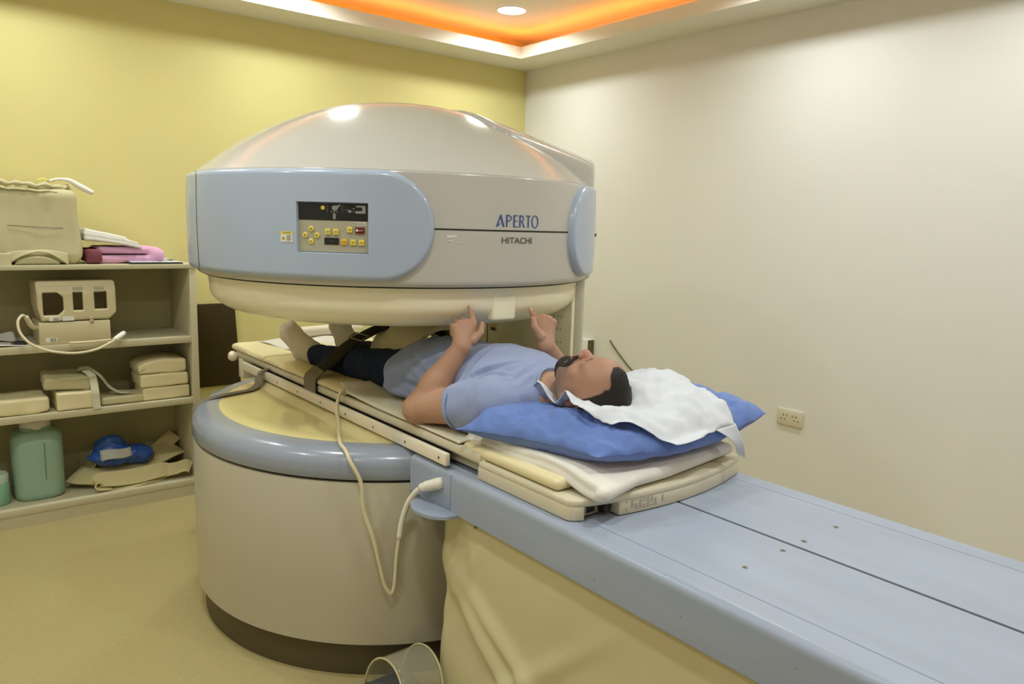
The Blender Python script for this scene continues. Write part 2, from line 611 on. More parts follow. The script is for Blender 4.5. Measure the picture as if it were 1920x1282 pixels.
# round frosted downlights
def lamp_label(i):
    return ['round white downlight in the raised ceiling near the yellow and white wall corner',
            'round ceiling downlight above the far side of the scanner dome',
            'added unseen ceiling downlight above the storage shelves',
            'round ceiling downlight close to the white wall beside the scanner',
            'added unseen ceiling downlight in front of the storage shelves',
            'added unseen ceiling downlight between the blue table and the white wall',
            'added unseen ceiling downlight above the near end of the blue table',
            'added unseen ceiling downlight above the camera position',
            'added unseen ceiling downlight by the left wall level with the scanner',
            'added unseen ceiling downlight by the left wall behind the camera',
            'added unseen ceiling downlight at the near end of the room'][i]
first = None
for i, (x, y) in enumerate(LAMPS):
    if i == 0:
        t = thing('ceiling_downlight', lamp_label(0), 'ceiling light', (x, y, CEIL_Z), 'ceiling downlights')
        obj('trim_ring', lathe([(0.086, CEIL_Z - 0.001), (0.086, CEIL_Z - 0.007), (0.098, CEIL_Z - 0.007), (0.102, CEIL_Z - 0.001)], (x, y), seg=40), m_ceil, t)
        obj('lens', lathe([(0.0, CEIL_Z - 0.006), (0.06, CEIL_Z - 0.006), (0.0865, CEIL_Z - 0.004)], (x, y), seg=40), m_lamp, t)
        ld = bpy.data.lights.new('lamp', 'AREA')
        ld.shape = 'DISK'
        ld.size = 0.17
        ld.energy = LAMP_W
        ld.color = LAMP_COL
        ld.spread = math.radians(150)
        lo = bpy.data.objects.new('lamp', ld)
        C.objects.link(lo)
        lo.location = (0, 0, -0.012)
        lo.parent = t
        first = t
    else:
        t = first.copy()
        C.objects.link(t)
        t.location = (x, y, CEIL_Z)
        t['label'] = lamp_label(i)
        for ch in first.children:
            q = ch.copy()
            C.objects.link(q)
            q.parent = t

# double wall socket
t = thing('wall_socket', 'white double power socket low on the cream wall beyond the pillow', 'socket', (WX, 2.09, 0.485))
obj('face_plate', box(WX - 0.011, WX + 0.001, 2.016, 2.163, 0.441, 0.53, 0.004), m_socket, t)
for y0 in (2.127, 2.052):
    obj('pin_hole', box(WX - 0.0114, WX - 0.0105, y0 - 0.003, y0 + 0.003, 0.492, 0.5), m_seam, t, 0)
    for s in (-0.011, 0.011):
        obj('pin_hole', box(WX - 0.0114, WX - 0.0105, y0 + s - 0.0035, y0 + s + 0.0035, 0.472, 0.477), m_seam, t, 0)
for y0 in (2.107, 2.072):
    obj('rocker_switch', box(WX - 0.0145, WX - 0.010, y0 - 0.007, y0 + 0.007, 0.498, 0.516, 0.001), m_socket, t)
# wire and small box on the white wall
solo('wall_wire', tube([(3.601, 3.43, 0.72), (3.603, 3.409, 0.697), (3.604, 3.347, 0.642), (3.604, 3.223, 0.552), (3.604, 3.084, 0.51), (3.604, 2.9, 0.46), (3.604, 2.8, 0.40), (3.604, 2.78, 0.2), (3.604, 2.78, 0.004)], 0.0045, seg=8),
     m_wire, 'thin brown wire sagging down the cream wall behind the scanner', 'wire', (3.6, 3.2, 0.0))
t = thing('trunking_box', 'small cream cable box on the wall behind the scanner column', 'box', (3.6, 3.63, 0.0))
obj('cover', box(3.57, 3.609, 3.60, 3.72, 0.0, 0.70, 0.004), m_white, t)
obj('edge_strip', box(3.565, 3.609, 3.585, 3.60, 0.0, 0.70, 0.002), m_wire, t)
# dark board against the yellow wall
t = thing('wall_board', 'dark brown board fixed low on the yellow wall beside the shelves', 'board', (1.3, WY, 0.49))
bm = prism([(1.12, 0.485), (1.478, 0.485), (1.452, 0.965), (1.12, 0.965)], 'y', WY - 0.022, WY + 0.001, 0.003)
obj('panel', bm, m_brown, t)
# ------------------------------------------------------------------ open scanner
GC = (1.515, 2.61)
scan = thing('scanner', 'large beige and grey-blue open scanner with domed top over the lying man', 'medical scanner', (GC[0], GC[1], 0))
def cp(R, deg, z):
    a = math.radians(deg)
    return Vector((GC[0] + R * math.cos(a), GC[1] + R * math.sin(a), z))
# base
obj('plinth', lathe([(0.70, 0.0), (0.75, 0.0), (0.752, 0.118), (0.70, 0.118)], GC, seg=128, cap=True), m_plinth, scan)
obj('base_body', lathe([(0.70, 0.112), (0.766, 0.112), (0.774, 0.118), (0.7755, 0.3), (0.7755, 0.648), (0.772, 0.655), (0.70, 0.655)], GC, seg=160), m_body, scan)
obj('base_seam', lathe([(0.74, 0.652), (0.757, 0.652), (0.757, 0.668), (0.74, 0.668)], GC, seg=128), m_seam, scan)
prof = [(0.74, 0.664), (0.772, 0.664), (0.776, 0.669), (0.777, 0.69), (0.7765, 0.702)]
for k in range(1, 13):
    a = PI / 2 * k / 12
    prof.append((0.7765 - 0.062 * (1 - math.cos(a)), 0.702 + 0.055 * math.sin(a)))
prof += [(0.690, 0.7575), (0.682, 0.757)]
obj('base_ring', lathe(prof, GC, seg=160), m_ring, scan)
obj('base_top', lathe([(0.0, 0.7566), (0.4, 0.7566), (0.686, 0.7566)], GC, seg=128), m_creamtop, scan)
# column at the wall side
def colpoly():
    q = [(2.03, 2.135), (2.075, 2.135), (2.112, 2.165), (2.19, 2.245), (2.28, 2.35), (2.34, 2.45), (2.365, 2.54)]
    return q + [(x, 5.22 - y) for x, y in q[::-1]]
obj('column', prism(colpoly(), 'z', 0.02, 1.62, 0.012), m_greyc, scan)
ipn = obj('inner_panel', box(2.018, 2.034, 2.135, 3.10, 0.775, 1.30, 0.003), m_cream, scan)
obj('panel_seam', box(2.0165, 2.0185, 2.681, 2.685, 0.79, 1.29), m_seam, ipn, 0)
for (y, z) in [(2.235 - 0.022 * (k % 3) + 0.006 * (k // 3 % 2), 1.10 - 0.052 * (k // 3)) for k in range(18)]:
    obj('pin_hole', box(2.0168, 2.0182, y - 0.0022, y + 0.0022, z - 0.0022, z + 0.0022), m_wire, ipn, 0)
wl = obj('warning_label', box(2.0162, 2.0182, 2.615, 2.668, 0.985, 1.025, 0.0), m_yel, ipn, 0)
obj('label_text', box(2.0156, 2.0163, 2.622, 2.655, 0.988, 1.003), m_print, wl, 0)
# upper housing: band and dome
prof = [(0.66, 1.262), (0.70, 1.2575), (0.728, 1.2585), (0.738, 1.266), (0.7425, 1.28), (0.7485, 1.40), (0.7495, 1.44), (0.7485, 1.50), (0.7465, 1.57), (0.7455, 1.595)]
for k in range(1, 7):
    a = math.radians(53 * k / 6)
    prof.append((0.7455 - 0.016 * (1 - math.cos(a)), 1.595 + 0.016 * math.sin(a)))
for r, z in ((0.70, 1.638), (0.65, 1.677), (0.60, 1.712), (0.545, 1.746), (0.48, 1.781), (0.41, 1.813), (0.335, 1.842), (0.255, 1.866), (0.17, 1.882), (0.085, 1.891), (0.0, 1.894)):
    prof.append((r, z))
# smooth the profile with a spline
pp = catmull([(r, z, 0) for r, z in prof], 3)
obj('upper_housing', lathe([(max(0, p.x), p.y) for p in pp[:-1]] + [(0, pp[-1].y)], GC, seg=192), m_shell, scan, smooth=80)
obj('housing_seam', lathe([(0.744, 1.4335), (0.7502, 1.4335), (0.7502, 1.4385), (0.744, 1.4385)], GC, seg=96, a0=math.radians(-114), a1=math.radians(-66)), m_seam, scan)
obj('lower_seam', lathe([(0.66, 1.2535), (0.7185, 1.2535), (0.7185, 1.2585), (0.66, 1.2585)], GC, seg=128), m_seam, scan)
# lower drum (the upper pole cover)
prof = [(0.66, 1.256), (0.712, 1.2555), (0.712, 1.250), (0.705, 1.246), (0.702, 1.215)]
for k in range(1, 13):
    a = PI / 2 * k / 12
    prof.append((0.702 - 0.16 * (1 - math.cos(a)), 1.205 - 0.088 * math.sin(a)))
prof += [(0.45, 1.115), (0.0, 1.115)]
obj('pole_cover', lathe(prof, GC, seg=160), m_cream, scan, smooth=80)
# square boss at the front lower edge of the drum
S = SDF((1.38, 1.84, 1.09), (1.64, 2.03, 1.24), 0.004)
ca = math.radians(-91.1)
bc = cp(0.6455, -91.1, 1.187)
Rb = [[-math.sin(ca), math.cos(ca), 0], [math.cos(ca), math.sin(ca), 0], [0, 0, 1]]
S.rbox(bc, (0.048, 0.058, 0.041), 0.008, 0, R=np.array(Rb).T)
link('front_boss', S.mesh('front_boss', 1), m_cream, scan, 180)
# arm over the column
S = SDF((1.55, 2.05, 1.24), (2.62, 3.2, 1.95), 0.012)
S.rbox((2.03, 2.61, 1.56), (0.40, 0.49, 0.33), 0.05, 0.0)
X = S.full()
S.F = np.maximum(S.F, (X[2] - (1.896 - 0.49 * (X[1] - 2.61) ** 2 - 0.20 * (X[0] - 1.68))) * 0.9)
S.F = np.maximum(S.F, (X[0] - X[1] + 0.026) * 0.707)
S.F = np.maximum(S.F, (X[0] + X[1] - 5.194) * 0.707)
S.F = np.maximum(S.F, np.sqrt((X[0] - 1.6) ** 2 + ((X[1] - 2.61) * 0.93) ** 2) - 0.80).astype(np.float32)
sm = S.mesh('arm_housing', 10)
link('arm_housing', sm, m_shell, scan, 180)

# raised blue panels on the band
def band_panel(a_in, a_out, name, recess=None, round_out=True, RB=0.744, RP=0.7705, zc=1.4395, hh=0.164, parent=scan):
    """a stadium-shaped raised panel; a_in = rounded end seen from the front"""
    sgn = 1 if a_out > a_in else -1
    L = abs(math.radians(a_out - a_in)) * RP
    ss = [hh * (1 - math.cos(PI / 2 * k / 22)) for k in range(23)]
    n = max(20, int((L - 2 * hh) / 0.025))
    ss += [hh + (L - 2 * hh) * k / n for k in range(1, n)]
    ss += [L - q for q in ss[22::-1]]
    vv = [-math.cos(PI * k / 40) for k in range(41)]
    if recess:
        s0, s1 = sorted(abs(math.radians(a - a_in)) * RP for a in recess[:2])
        for e in (s0, s1):
            ss += [e - 0.0035, e - 0.0012, e + 0.0012]
        for z in recess[2:]:
            v = (z - zc) / hh
            vv += [v - 0.018, v, v + 0.012]
    ss = sorted(set(round(q, 5) for q in ss))
    vv = sorted(set(round(q, 5) for q in vv))
    bm = NB()
    rows = []
    for s in ss:
        e = min(s, L - s) if round_out else s
        if e < hh:
            h = hh * math.sqrt(max(0, 1 - (1 - e / hh) ** 2))
        else:
            h = hh
        row = []
        for v in vv:
            z = v * h
            if e < hh:
                dist = hh - math.hypot(hh - e, z)
            else:
                dist = hh - abs(z)
            t = min(1, max(0, dist) / 0.016)
            R = RB + (RP - RB) * math.sqrt(max(0, 1 - (1 - t) ** 2))
            R -= 0.004 * (z / hh) ** 2
            if recess and s0 <= s <= s1 and recess[2] <= zc + z <= recess[3]:
                R -= 0.012
            row.append(bm.verts.new(cp(R, a_in + sgn * math.degrees(s / RP), zc + z)))
        rows.append(row)
    for A, B in zip(rows, rows[1:]):
        for k in range(len(vv) - 1):
            try:
                bm.faces.new((A[k], A[k + 1], B[k + 1], B[k]))
            except ValueError:
                pass
    bmesh.ops.remove_doubles(bm, verts=bm.verts, dist=1e-5)
    bmesh.ops.recalc_face_normals(bm, faces=bm.faces)
    return obj(name, bm, m_blue, parent, 50)

pan = band_panel(-112.1, -248, 'control_side_panel', recess=(-143.0, -126.9, 1.3585, 1.5035))
pan2 = band_panel(-70.5, 66, 'wall_side_panel')
obj('panel_joint', lathe([(0.768, 1.276), (0.7693, 1.30), (0.7712, 1.44), (0.7693, 1.58), (0.768, 1.602)], GC, seg=1, a0=math.radians(-178.9), a1=math.radians(-178.6)), m_seam, pan, 0)

def patch(name, a0, a1, z0, z1, R, th, m, parent, bev=0.0, n=6):
    """a small slab bent onto the band"""
    bm = NB()
    w = abs(math.radians(a1 - a0)) * R
    if bev:
        add_box(bm, -w / 2, w / 2, 0, th, z0, z1, bev)
    else:
        V = [[bm.verts.new((-w / 2 + w * i / n, 0, z)) for z in (z0, z1)] for i in range(n + 1)]
        W = [[bm.verts.new((-w / 2 + w * i / n, th, z)) for z in (z0, z1)] for i in range(n + 1)]
        for i in range(n):
            bm.faces.new((W[i][0], W[i][1], W[i + 1][1], W[i + 1][0]))
            bm.faces.new((V[i][0], V[i + 1][0], W[i + 1][0], W[i][0]))
            bm.faces.new((V[i][1], W[i][1], W[i + 1][1], V[i + 1][1]))
        for i in (0, n):
            bm.faces.new((V[i][0], V[i][1], W[i][1], W[i][0]))
        bmesh.ops.recalc_face_normals(bm, faces=bm.faces)
    am = (a0 + a1) / 2
    for v in bm.verts:
        v.co = cp(R + v.co.y, am + math.degrees(v.co.x / R), v.co.z)
    bmesh.ops.recalc_face_normals(bm, faces=bm.faces)
    return obj(name, bm, m, parent, 30)

def disc(name, a, z, rad, R, th, m, parent):
    bm = NB()
    add_lathe(bm, [(0, th), (rad * 0.8, th), (rad, th * 0.6), (rad, 0)], (0, 0), seg=28)
    for v in bm.verts:
        v.co = cp(R + v.co.z, a + math.degrees(v.co.x / R), z + v.co.y)
    bmesh.ops.recalc_face_normals(bm, faces=bm.faces)
    return obj(name, bm, m, parent, 40)

def poly_on_band(bm, pts, R, th=0.0006):
    """pts = [(angle, z)...] polygon laid on the band"""
    A = [bm.verts.new(cp(R + th, a, z)) for a, z in pts]
    try:
        bm.faces.new(A)
    except ValueError:
        pass

RC = 0.7585
ctl = patch('control_panel', -142.9, -127.0, 1.360, 1.452, RC, 0.002, m_greyp, scan)
disp = patch('display_strip', -142.9, -127.0, 1.452, 1.5025, RC, 0.0022, m_dark, ctl)
RD = RC + 0.0024
for a, z in ((-139.83, 1.4262), (-141.29, 1.4077), (-138.45, 1.4076), (-139.87, 1.389)):
    b = disc('arrow_button', a, z, 0.0085, RD, 0.004, m_yel, ctl)
    bm = NB()
    da, dz = (a + 139.86) / 1.42, (z - 1.4076) / 0.0186
    q = 0.0032
    k = math.degrees(1 / RD)
    poly_on_band(bm, [(a + (da * q) * k, z + dz * q), (a + (-da * q * .6 - dz * q) * k, z - dz * q * .6 + da * q), (a + (-da * q * .6 + dz * q) * k, z - dz * q * .6 - da * q)], RD + 0.0042)
    obj('arrow_mark', bm, m_print, b, 0)
for a, z, m in ((-135.9, 1.4194, m_yel), (-134.04, 1.4195, m_yel), (-130.94, 1.4271, m_yel), (-132.19, 1.3908, m_or), (-130.17, 1.3902, m_yel), (-128.32, 1.390, m_yel)):
    b = patch('square_button', a - 0.62, a + 0.62, z - 0.0088, z + 0.0088, RD, 0.005, m, ctl, 0.0012)
    pr = patch('button_print', a - 0.34, a + 0.34, z - 0.001, z + 0.001, RD + 0.005, 0.0003, m_wire, b)
b_stop = b = patch('stop_button', -129.72, -127.7, 1.4165, 1.4345, RD, 0.006, m_red, ctl, 0.0012)
b2 = disc('stop_ring', -129.3, 1.4255, 0.0035, RD + 0.006, 0.0004, m_label, b)
lab = patch('stop_label', -129.95, -127.35, 1.4388, 1.4492, RD, 0.0006, m_label, ctl)
patch('readout_window', -136.75, -133.42, 1.382, 1.402, RD, 0.0015, m_dark, ctl)
patch('readout_text', -135.7, -134.4, 1.3905, 1.3935, RD + 0.0016, 0.0002, m_print, ctl)
disc('indicator_lamp', -137.06, 1.4887, 0.0062, RD, 0.0025, m_yel, disp)
patch('indicator_print', -137.7, -136.4, 1.4975, 1.4985, RD, 0.0003, m_print, disp)
bm = NB()
K = math.degrees(1 / RD)
head = [(-134.95, 1.486), (-135.0, 1.491), (-134.7, 1.4955), (-134.1, 1.4963), (-133.6, 1.4965), (-133.25, 1.4992), (-132.95, 1.4985), (-133.2, 1.4945), (-133.6, 1.4895), (-133.75, 1.4845), (-134.2, 1.4805), (-134.7, 1.482)]
poly_on_band(bm, head[::-1], RD)
poly_on_band(bm, [(-134.75, 1.4565), (-134.15, 1.4565), (-134.15, 1.4735), (-134.75, 1.4735)], RD)
for a in (-135.1, -134.45, -133.8):
    poly_on_band(bm, [(a - 0.18, 1.4765), (a + 0.18, 1.4765), (a + 0.18, 1.4788), (a - 0.18, 1.4788)], RD)
poly_on_band(bm, [(-129.6, 1.4975), (-129.6, 1.4925), (-128.2, 1.4925), (-128.2, 1.4815), (-129.7, 1.4815), (-129.7, 1.4745), (-127.5, 1.4745), (-127.5, 1.4975)], RD)
poly_on_band(bm, [(-131.3, 1.4765), (-130.6, 1.4765), (-130.6, 1.4835), (-131.3, 1.4835)], RD)
poly_on_band(bm, [(-132.0, 1.4835), (-131.2, 1.4835), (-131.2, 1.4845), (-132.0, 1.4845)], RD)
poly_on_band(bm, [(-130.35, 1.488), (-130.1, 1.4903), (-129.85, 1.488), (-130.1, 1.4858)], RD)
poly_on_band(bm, [(-130.3, 1.4805), (-129.9, 1.4805), (-130.1, 1.4768)], RD)
for a in (-136.0, -132.6):
    poly_on_band(bm, [(a - 0.03, 1.475), (a + 0.03, 1.475), (a + 0.03, 1.498), (a - 0.03, 1.498)], RD)
obj('display_symbols', bm, m_grey, disp, 0)
# small yellow-headed warning sticker
RP = 0.7706
st = patch('warning_sticker', -147.05, -144.0, 1.386, 1.417, RP, 0.0006, m_label, scan)
patch('sticker_header', -147.05, -144.0, 1.4085, 1.417, RP + 0.0006, 0.0003, m_yel, st)
bm = NB()
K = math.degrees(1 / RP)
for k in range(3):
    a = -146.1 + 0.65 * k
    poly_on_band(bm, [(a - 0.15, 1.411), (a + 0.15, 1.411), (a + 0.1, 1.4145), (a - 0.1, 1.4145)], RP + 0.001)
for k in range(6):
    z = 1.4045 - 0.0029 * k
    poly_on_band(bm, [(-145.55, z), (-144.2 - 0.3 * (k % 2), z), (-144.2 - 0.3 * (k % 2), z + 0.001), (-145.55, z + 0.001)], RP + 0.001)
obj('sticker_text', bm, m_print, st, 0)
bm = NB()
poly_on_band(bm, [(-146.9, 1.3925), (-145.75, 1.3925), (-146.3, 1.4045)], RP + 0.0008)
obj('warning_triangle', bm, m_yel, st, 0)
bm = NB()
poly_on_band(bm, [(-146.55, 1.3945), (-146.1, 1.3945), (-146.3, 1.400)], RP + 0.0012)
obj('triangle_mark', bm, m_print, st, 0)
# small tag and screw on the wall-side panel
# lettering on the band
def band_text(txt, name, a0, a1, z0, z1, R, m, bold=0.0, parent=scan):
    cu = bpy.data.curves.new(name, 'FONT')
    cu.body = txt
    cu.size = 1
    cu.offset = bold
    cu.resolution_u = 6
    to = bpy.data.objects.new(name, cu)
    C.objects.link(to)
    bpy.context.view_layer.update()
    dg = bpy.context.evaluated_depsgraph_get()
    me = bpy.data.meshes.new_from_object(to.evaluated_get(dg))
    bpy.data.objects.remove(to)
    bm = NB()
    bm.from_mesh(me)
    xs = [v.co.x for v in bm.verts]
    ys = [v.co.y for v in bm.verts]
    xa, xb, ya, yb = min(xs), max(xs), min(ys), max(ys)
    for v in bm.verts:
        a = a0 + (a1 - a0) * (v.co.x - xa) / (xb - xa)
        v.co = cp(R, a, z0 + (z1 - z0) * (v.co.y - ya) / (yb - ya))
    me.materials.clear()
    return obj(name, bm, m, parent, 0)

# the model name: narrow capitals with thick and thin strokes, the A open at its foot
def strokes(letters, a0, a1, z0, z1, R):
    W = sum(w for w, _ in letters)
    x = 0.0
    out = []
    for w, st in letters:
        bm = NB()
        for s in st:
            P = [(a0 + (a1 - a0) * (x + px * (w - 0.10)) / (W - 0.1), z0 + (z1 - z0) * pz) for px, pz in s]
            poly_on_band(bm, P, R)
        x += w
        out.append(bm)
    return out
def arc(cx, cy, rx, ry, wx, wy, t0, t1, n=14):
    """closed list of quads for a bowl"""
    q = []
    for k in range(n):
        a, b = (math.radians(t0 + (t1 - t0) * j / n) for j in (k, k + 1))
        q.append([(cx + rx * math.cos(a), cy + ry * math.sin(a)), (cx + rx * math.cos(b), cy + ry * math.sin(b)),
                  (cx + (rx - wx) * math.cos(b), cy + (ry - wy) * math.sin(b)), (cx + (rx - wx) * math.cos(a), cy + (ry - wy) * math.sin(a))])
    return q
def bar(x0, x1, z0, z1):
    return [(x0, z0), (x1, z0), (x1, z1), (x0, z1)]
LA = (0.92, [[(0.50, 1.0), (0.60, 1.0), (1.0, 0.0), (0.78, 0.0), (0.48, 0.78)], [(0.0, 0.0), (0.10, 0.0), (0.30, 0.26), (0.52, 0.9), (0.46, 0.96)], [(0.08, 0.03), (0.12, 0.0), (0.52, 0.24), (0.42, 0.30)]])
LP = (0.72, [bar(0.05, 0.27, 0, 1.0)] + arc(0.38, 0.735, 0.55, 0.265, 0.17, 0.07, -90, 90) + [bar(0.2, 0.4, 0.93, 1.0), bar(0.2, 0.4, 0.47, 0.54)])
LE = (0.60, [bar(0.05, 0.33, 0, 1.0), bar(0.3, 0.95, 0.93, 1.0), bar(0.3, 0.85, 0.48, 0.55), bar(0.3, 1.0, 0.0, 0.07)])
LR = (0.72, [bar(0.05, 0.27, 0, 1.0)] + arc(0.36, 0.735, 0.48, 0.265, 0.17, 0.07, -90, 90) + [bar(0.2, 0.4, 0.93, 1.0), bar(0.2, 0.4, 0.47, 0.54), [(0.38, 0.52), (0.58, 0.52), (1.02, 0.0), (0.80, 0.0)]])
LT = (0.62, [bar(0.40, 0.66, 0, 1.0), bar(0.0, 1.05, 0.93, 1.0)])
LO = (0.92, arc(0.5, 0.5, 0.5, 0.54, 0.16, 0.07, 0, 360, 30))
for bm in strokes([LA, LP, LE, LR, LT, LO], -96.85, -83.65, 1.4480, 1.4860, 0.7502):
    obj('blue_lettering', bm, m_logo, scan, 0)
band_text('HITACHI', 'grey_lettering', -95.05, -85.75, 1.3972, 1.4162, 0.7502, m_logo2, 0.012)
band_text('\u7dca\u6025\u505c\u6b62', 'label_lettering', -129.85, -127.45, 1.4402, 1.4480, RD + 0.0009, m_print, 0.0, lab)
band_text('STOP', 'button_lettering', -128.95, -127.95, 1.4238, 1.4270, RD + 0.0063, m_label, 0.0, b_stop)
# scuffs of old tape
bm = NB()
for P in ([(-109.2, 1.4195), (-106.3, 1.4185), (-107.1, 1.4135), (-109.2, 1.4085)], [(-109.2, 1.404), (-107.6, 1.4035), (-107.8, 1.400), (-109.2, 1.4005)], [(-106.6, 1.3955), (-105.7, 1.3985), (-105.9, 1.394)]):
    poly_on_band(bm, P, 0.7496)
obj('tape_residue', bm, mat('pale_residue', rgb(226, 222, 206), 0.6), scan, 0)
bm = NB()
add_lathe(bm, [(0, 0.004), (0.006, 0.004), (0.006, 0)], (0, 0), seg=16)
for v in bm.verts:
    v.co = cp(0.7705 + v.co.z, -46.5 + math.degrees(v.co.x / 0.77), 1.427 + v.co.y)
obj('key_switch', bm, m_dark, pan2, 40)
# ------------------------------------------------------------------ blue table in front of the scanner
TX0, TX1, TZ = 1.158, 1.884, 0.752
TY0, TY1 = -0.55, 1.99
tab = thing('examination_table', 'long grey-blue table running from the scanner base to the foreground', 'table', (1.52, 0.7, 0))
XC = 1.521
def top_half(x0, x1, outer):
    pts = []
    r = 0.022
    if outer < 0:
        pts = [(x1, TZ), (x1, TZ - 0.028), (x0 + 0.012, TZ - 0.028), (x0, TZ - 0.118), (x0, TZ - r)]
        for k in range(7):
            a = PI - PI / 2 * k / 6
            pts.append((x0 + r + r * math.cos(a), TZ - r + r * math.sin(a)))
    else:
        pts = [(x0, TZ), (x0, TZ - 0.028), (x1 - 0.012, TZ - 0.028), (x1, TZ - 0.118), (x1, TZ - r)]
        for k in range(7):
            a = PI / 2 * k / 6
            pts.append((x1 - r + r * math.cos(a), TZ - r + r * math.sin(a)))
    return pts
def keep_base(x):
    return TY1
# tabletop halves, the slot between them, and the side aprons
for s, nm in ((-1, 'tabletop'), (1, 'tabletop')):
    x0, x1 = (TX0, XC - 0.005) if s < 0 else (XC + 0.005, TX1)
    r = 0.022
    prof = []
    for k in range(9):
        a = PI / 2 * k / 8
        prof.append((r * (1 - math.cos(a)), -r + r * math.sin(a)))
    if s < 0:
        P = [(x0 + 0.03, TZ - 0.02)] + [(x0, TZ - 0.116), (x0 + 0.004, TZ - 0.12), (x0 + 0.018, TZ - 0.12)][::-1] + [(x0 + q, TZ + w) for q, w in prof] + [(x1, TZ), (x1, TZ - 0.02)]
    else:
        P = [(x1 - 0.03, TZ - 0.02)] + [(x1, TZ - 0.116), (x1 - 0.004, TZ - 0.12), (x1 - 0.018, TZ - 0.12)][::-1] + [(x1 - q, TZ + w) for q, w in prof] + [(x0, TZ), (x0, TZ - 0.02)]
    bm = prism(P, 'y', TY0, 1.9)
    for v in bm.verts:
        if v.co.y > 1.0:
            v.co.y = GC[1] - math.sqrt(0.7785 ** 2 - (v.co.x - GC[0]) ** 2)
    bmesh.ops.subdivide_edges(bm, edges=[e for e in bm.edges if abs(e.verts[0].co.x - e.verts[1].co.x) > 0.2], cuts=10)
    for v in bm.verts:
        if v.co.y > 1.0:
            v.co.y = GC[1] - math.sqrt(0.7785 ** 2 - (v.co.x - GC[0]) ** 2)
    obj('tabletop', bm, m_bluetab, tab)
obj('centre_slot', box(XC - 0.006, XC + 0.006, TY0, 1.82, TZ - 0.02, TZ - 0.006), m_seam, tab, 0)
for x in (1.2335, 1.808):
    obj('top_seam', box(x - 0.0012, x + 0.0012, TY0, 1.2, TZ - 0.002, TZ + 0.0003), mat('grey_blue_seam', rgb(120, 130, 150), 0.5), tab, 0)
for x in (1.332, 1.476, 1.563, 1.708):
    s = obj('screw', lathe([(0, TZ + 0.0006), (0.0065, TZ + 0.0006), (0.007, TZ - 0.002)], (x, 0.845), seg=20), m_metal, tab)
    obj('screw_slot', box(x - 0.004, x + 0.004, 0.8442, 0.8458, TZ + 0.0004, TZ + 0.0009), m_dark, s, 0)
obj('pedestal', box(1.24, 1.80, TY0 + 0.1, 1.80, 0.0, TZ - 0.03), m_plinth, tab)
for k, (x, y, z) in enumerate(((1.1572, 1.62, 0.722), (1.1572, 1.585, 0.715), (1.1572, 1.40, 0.665), (1.1572, 1.30, 0.735), (1.1572, 1.24, 0.69), (1.1572, 1.115, 0.665), (1.1572, 1.02, 0.70), (1.1572, 1.00, 0.66),
                               (1.1572, 0.87, 0.685), (1.1572, 0.80, 0.72), (1.1572, 0.70, 0.67), (1.1572, 0.62, 0.70))):
    q = 0.0010 + 0.0005 * (k % 3)
    obj('paint_chip', box(x, x + 0.001, y - q, y + q, z - q * 0.8, z + q * 0.8, 0.0003), m_grey, tab, 0)
# socket recess and small tongue under it
sk = obj('socket_plate', box(1.1555, 1.162, 1.695, 1.765, 0.641, 0.745, 0.003), m_bluetab, tab)
bm = NB()
n = 20
A = [bm.verts.new((1.165 + 0.0, 1.66, 0.628))] + [bm.verts.new((1.165 - 0.085 * math.sin(PI * k / n) ** 0.8, 1.755 - 0.095 * math.cos(PI * k / n), 0.628)) for k in range(n + 1)] + [bm.verts.new((1.165, 1.85, 0.628))]
f = bm.faces.new(A)
r = bmesh.ops.extrude_face_region(bm, geom=[f])
for v in [g for g in r['geom'] if isinstance(g, bmesh.types.BMVert)]:
    v.co.z += 0.009
bmesh.ops.recalc_face_normals(bm, faces=bm.faces)
obj('cable_tongue', bm, m_bluetab, tab)
# vinyl skirt hanging under the near long side
YL = 1.757
def skirt(u, v):
    y = YL - u * 2.3
    z = 0.645 - v * 0.64
    p = np.array([[y * 3.1, z * 3.3 + y * 1.2, 0.4]])
    q = float(vnoise(p, 1.1, 3)[0]) * 0.016 + float(vnoise(np.array([[y * 7 + z * 5, z * 9 - y * 6, 2.0]]), 1.0, 5)[0]) * 0.007
    d1 = abs((z - 0.46) + (y - 1.70) * -0.55)
    d2 = abs((z - 0.30) + (y - 1.55) * -0.75)
    d3 = abs((z - 0.24) + (y - 1.40) * 0.9)
    d4 = abs((z - 0.36) + (y - 1.72) * 1.4)
    fold = 0.020 * math.exp(-(d1 / 0.028) ** 2) + 0.022 * math.exp(-(d2 / 0.035) ** 2) + 0.015 * math.exp(-(d3 / 0.03) ** 2) + 0.012 * math.exp(-(d4 / 0.03) ** 2)
    near = math.exp(-((y - 1.45) / 0.42) ** 2)
    amp = min(1.0, v * 2.2)
    x = 1.185 + amp * (q - fold * near)
    return Vector((x, y + (0.012 * math.sin(z * 14) * amp if u < 0.001 else 0), z))
bm = NB()
grid_sheet(bm, skirt, 150, 46, 0.002)
obj('skirt', bm, m_skirt, tab, 180)
obj('skirt', box(1.856, 1.860, TY0, 1.87, 0.01, 0.64), m_skirt, tab)
bm = NB()
add_lathe(bm, [(0, 0.0), (0.0045, 0.0), (0.0045, 0.004), (0, 0.004)], (0, 0), seg=14)
for v in bm.verts:
    v.co = Vector((1.179 - v.co.z, 1.60 + v.co.x, 0.618 + v.co.y))
obj('snap_stud', bm, m_metal, tab)

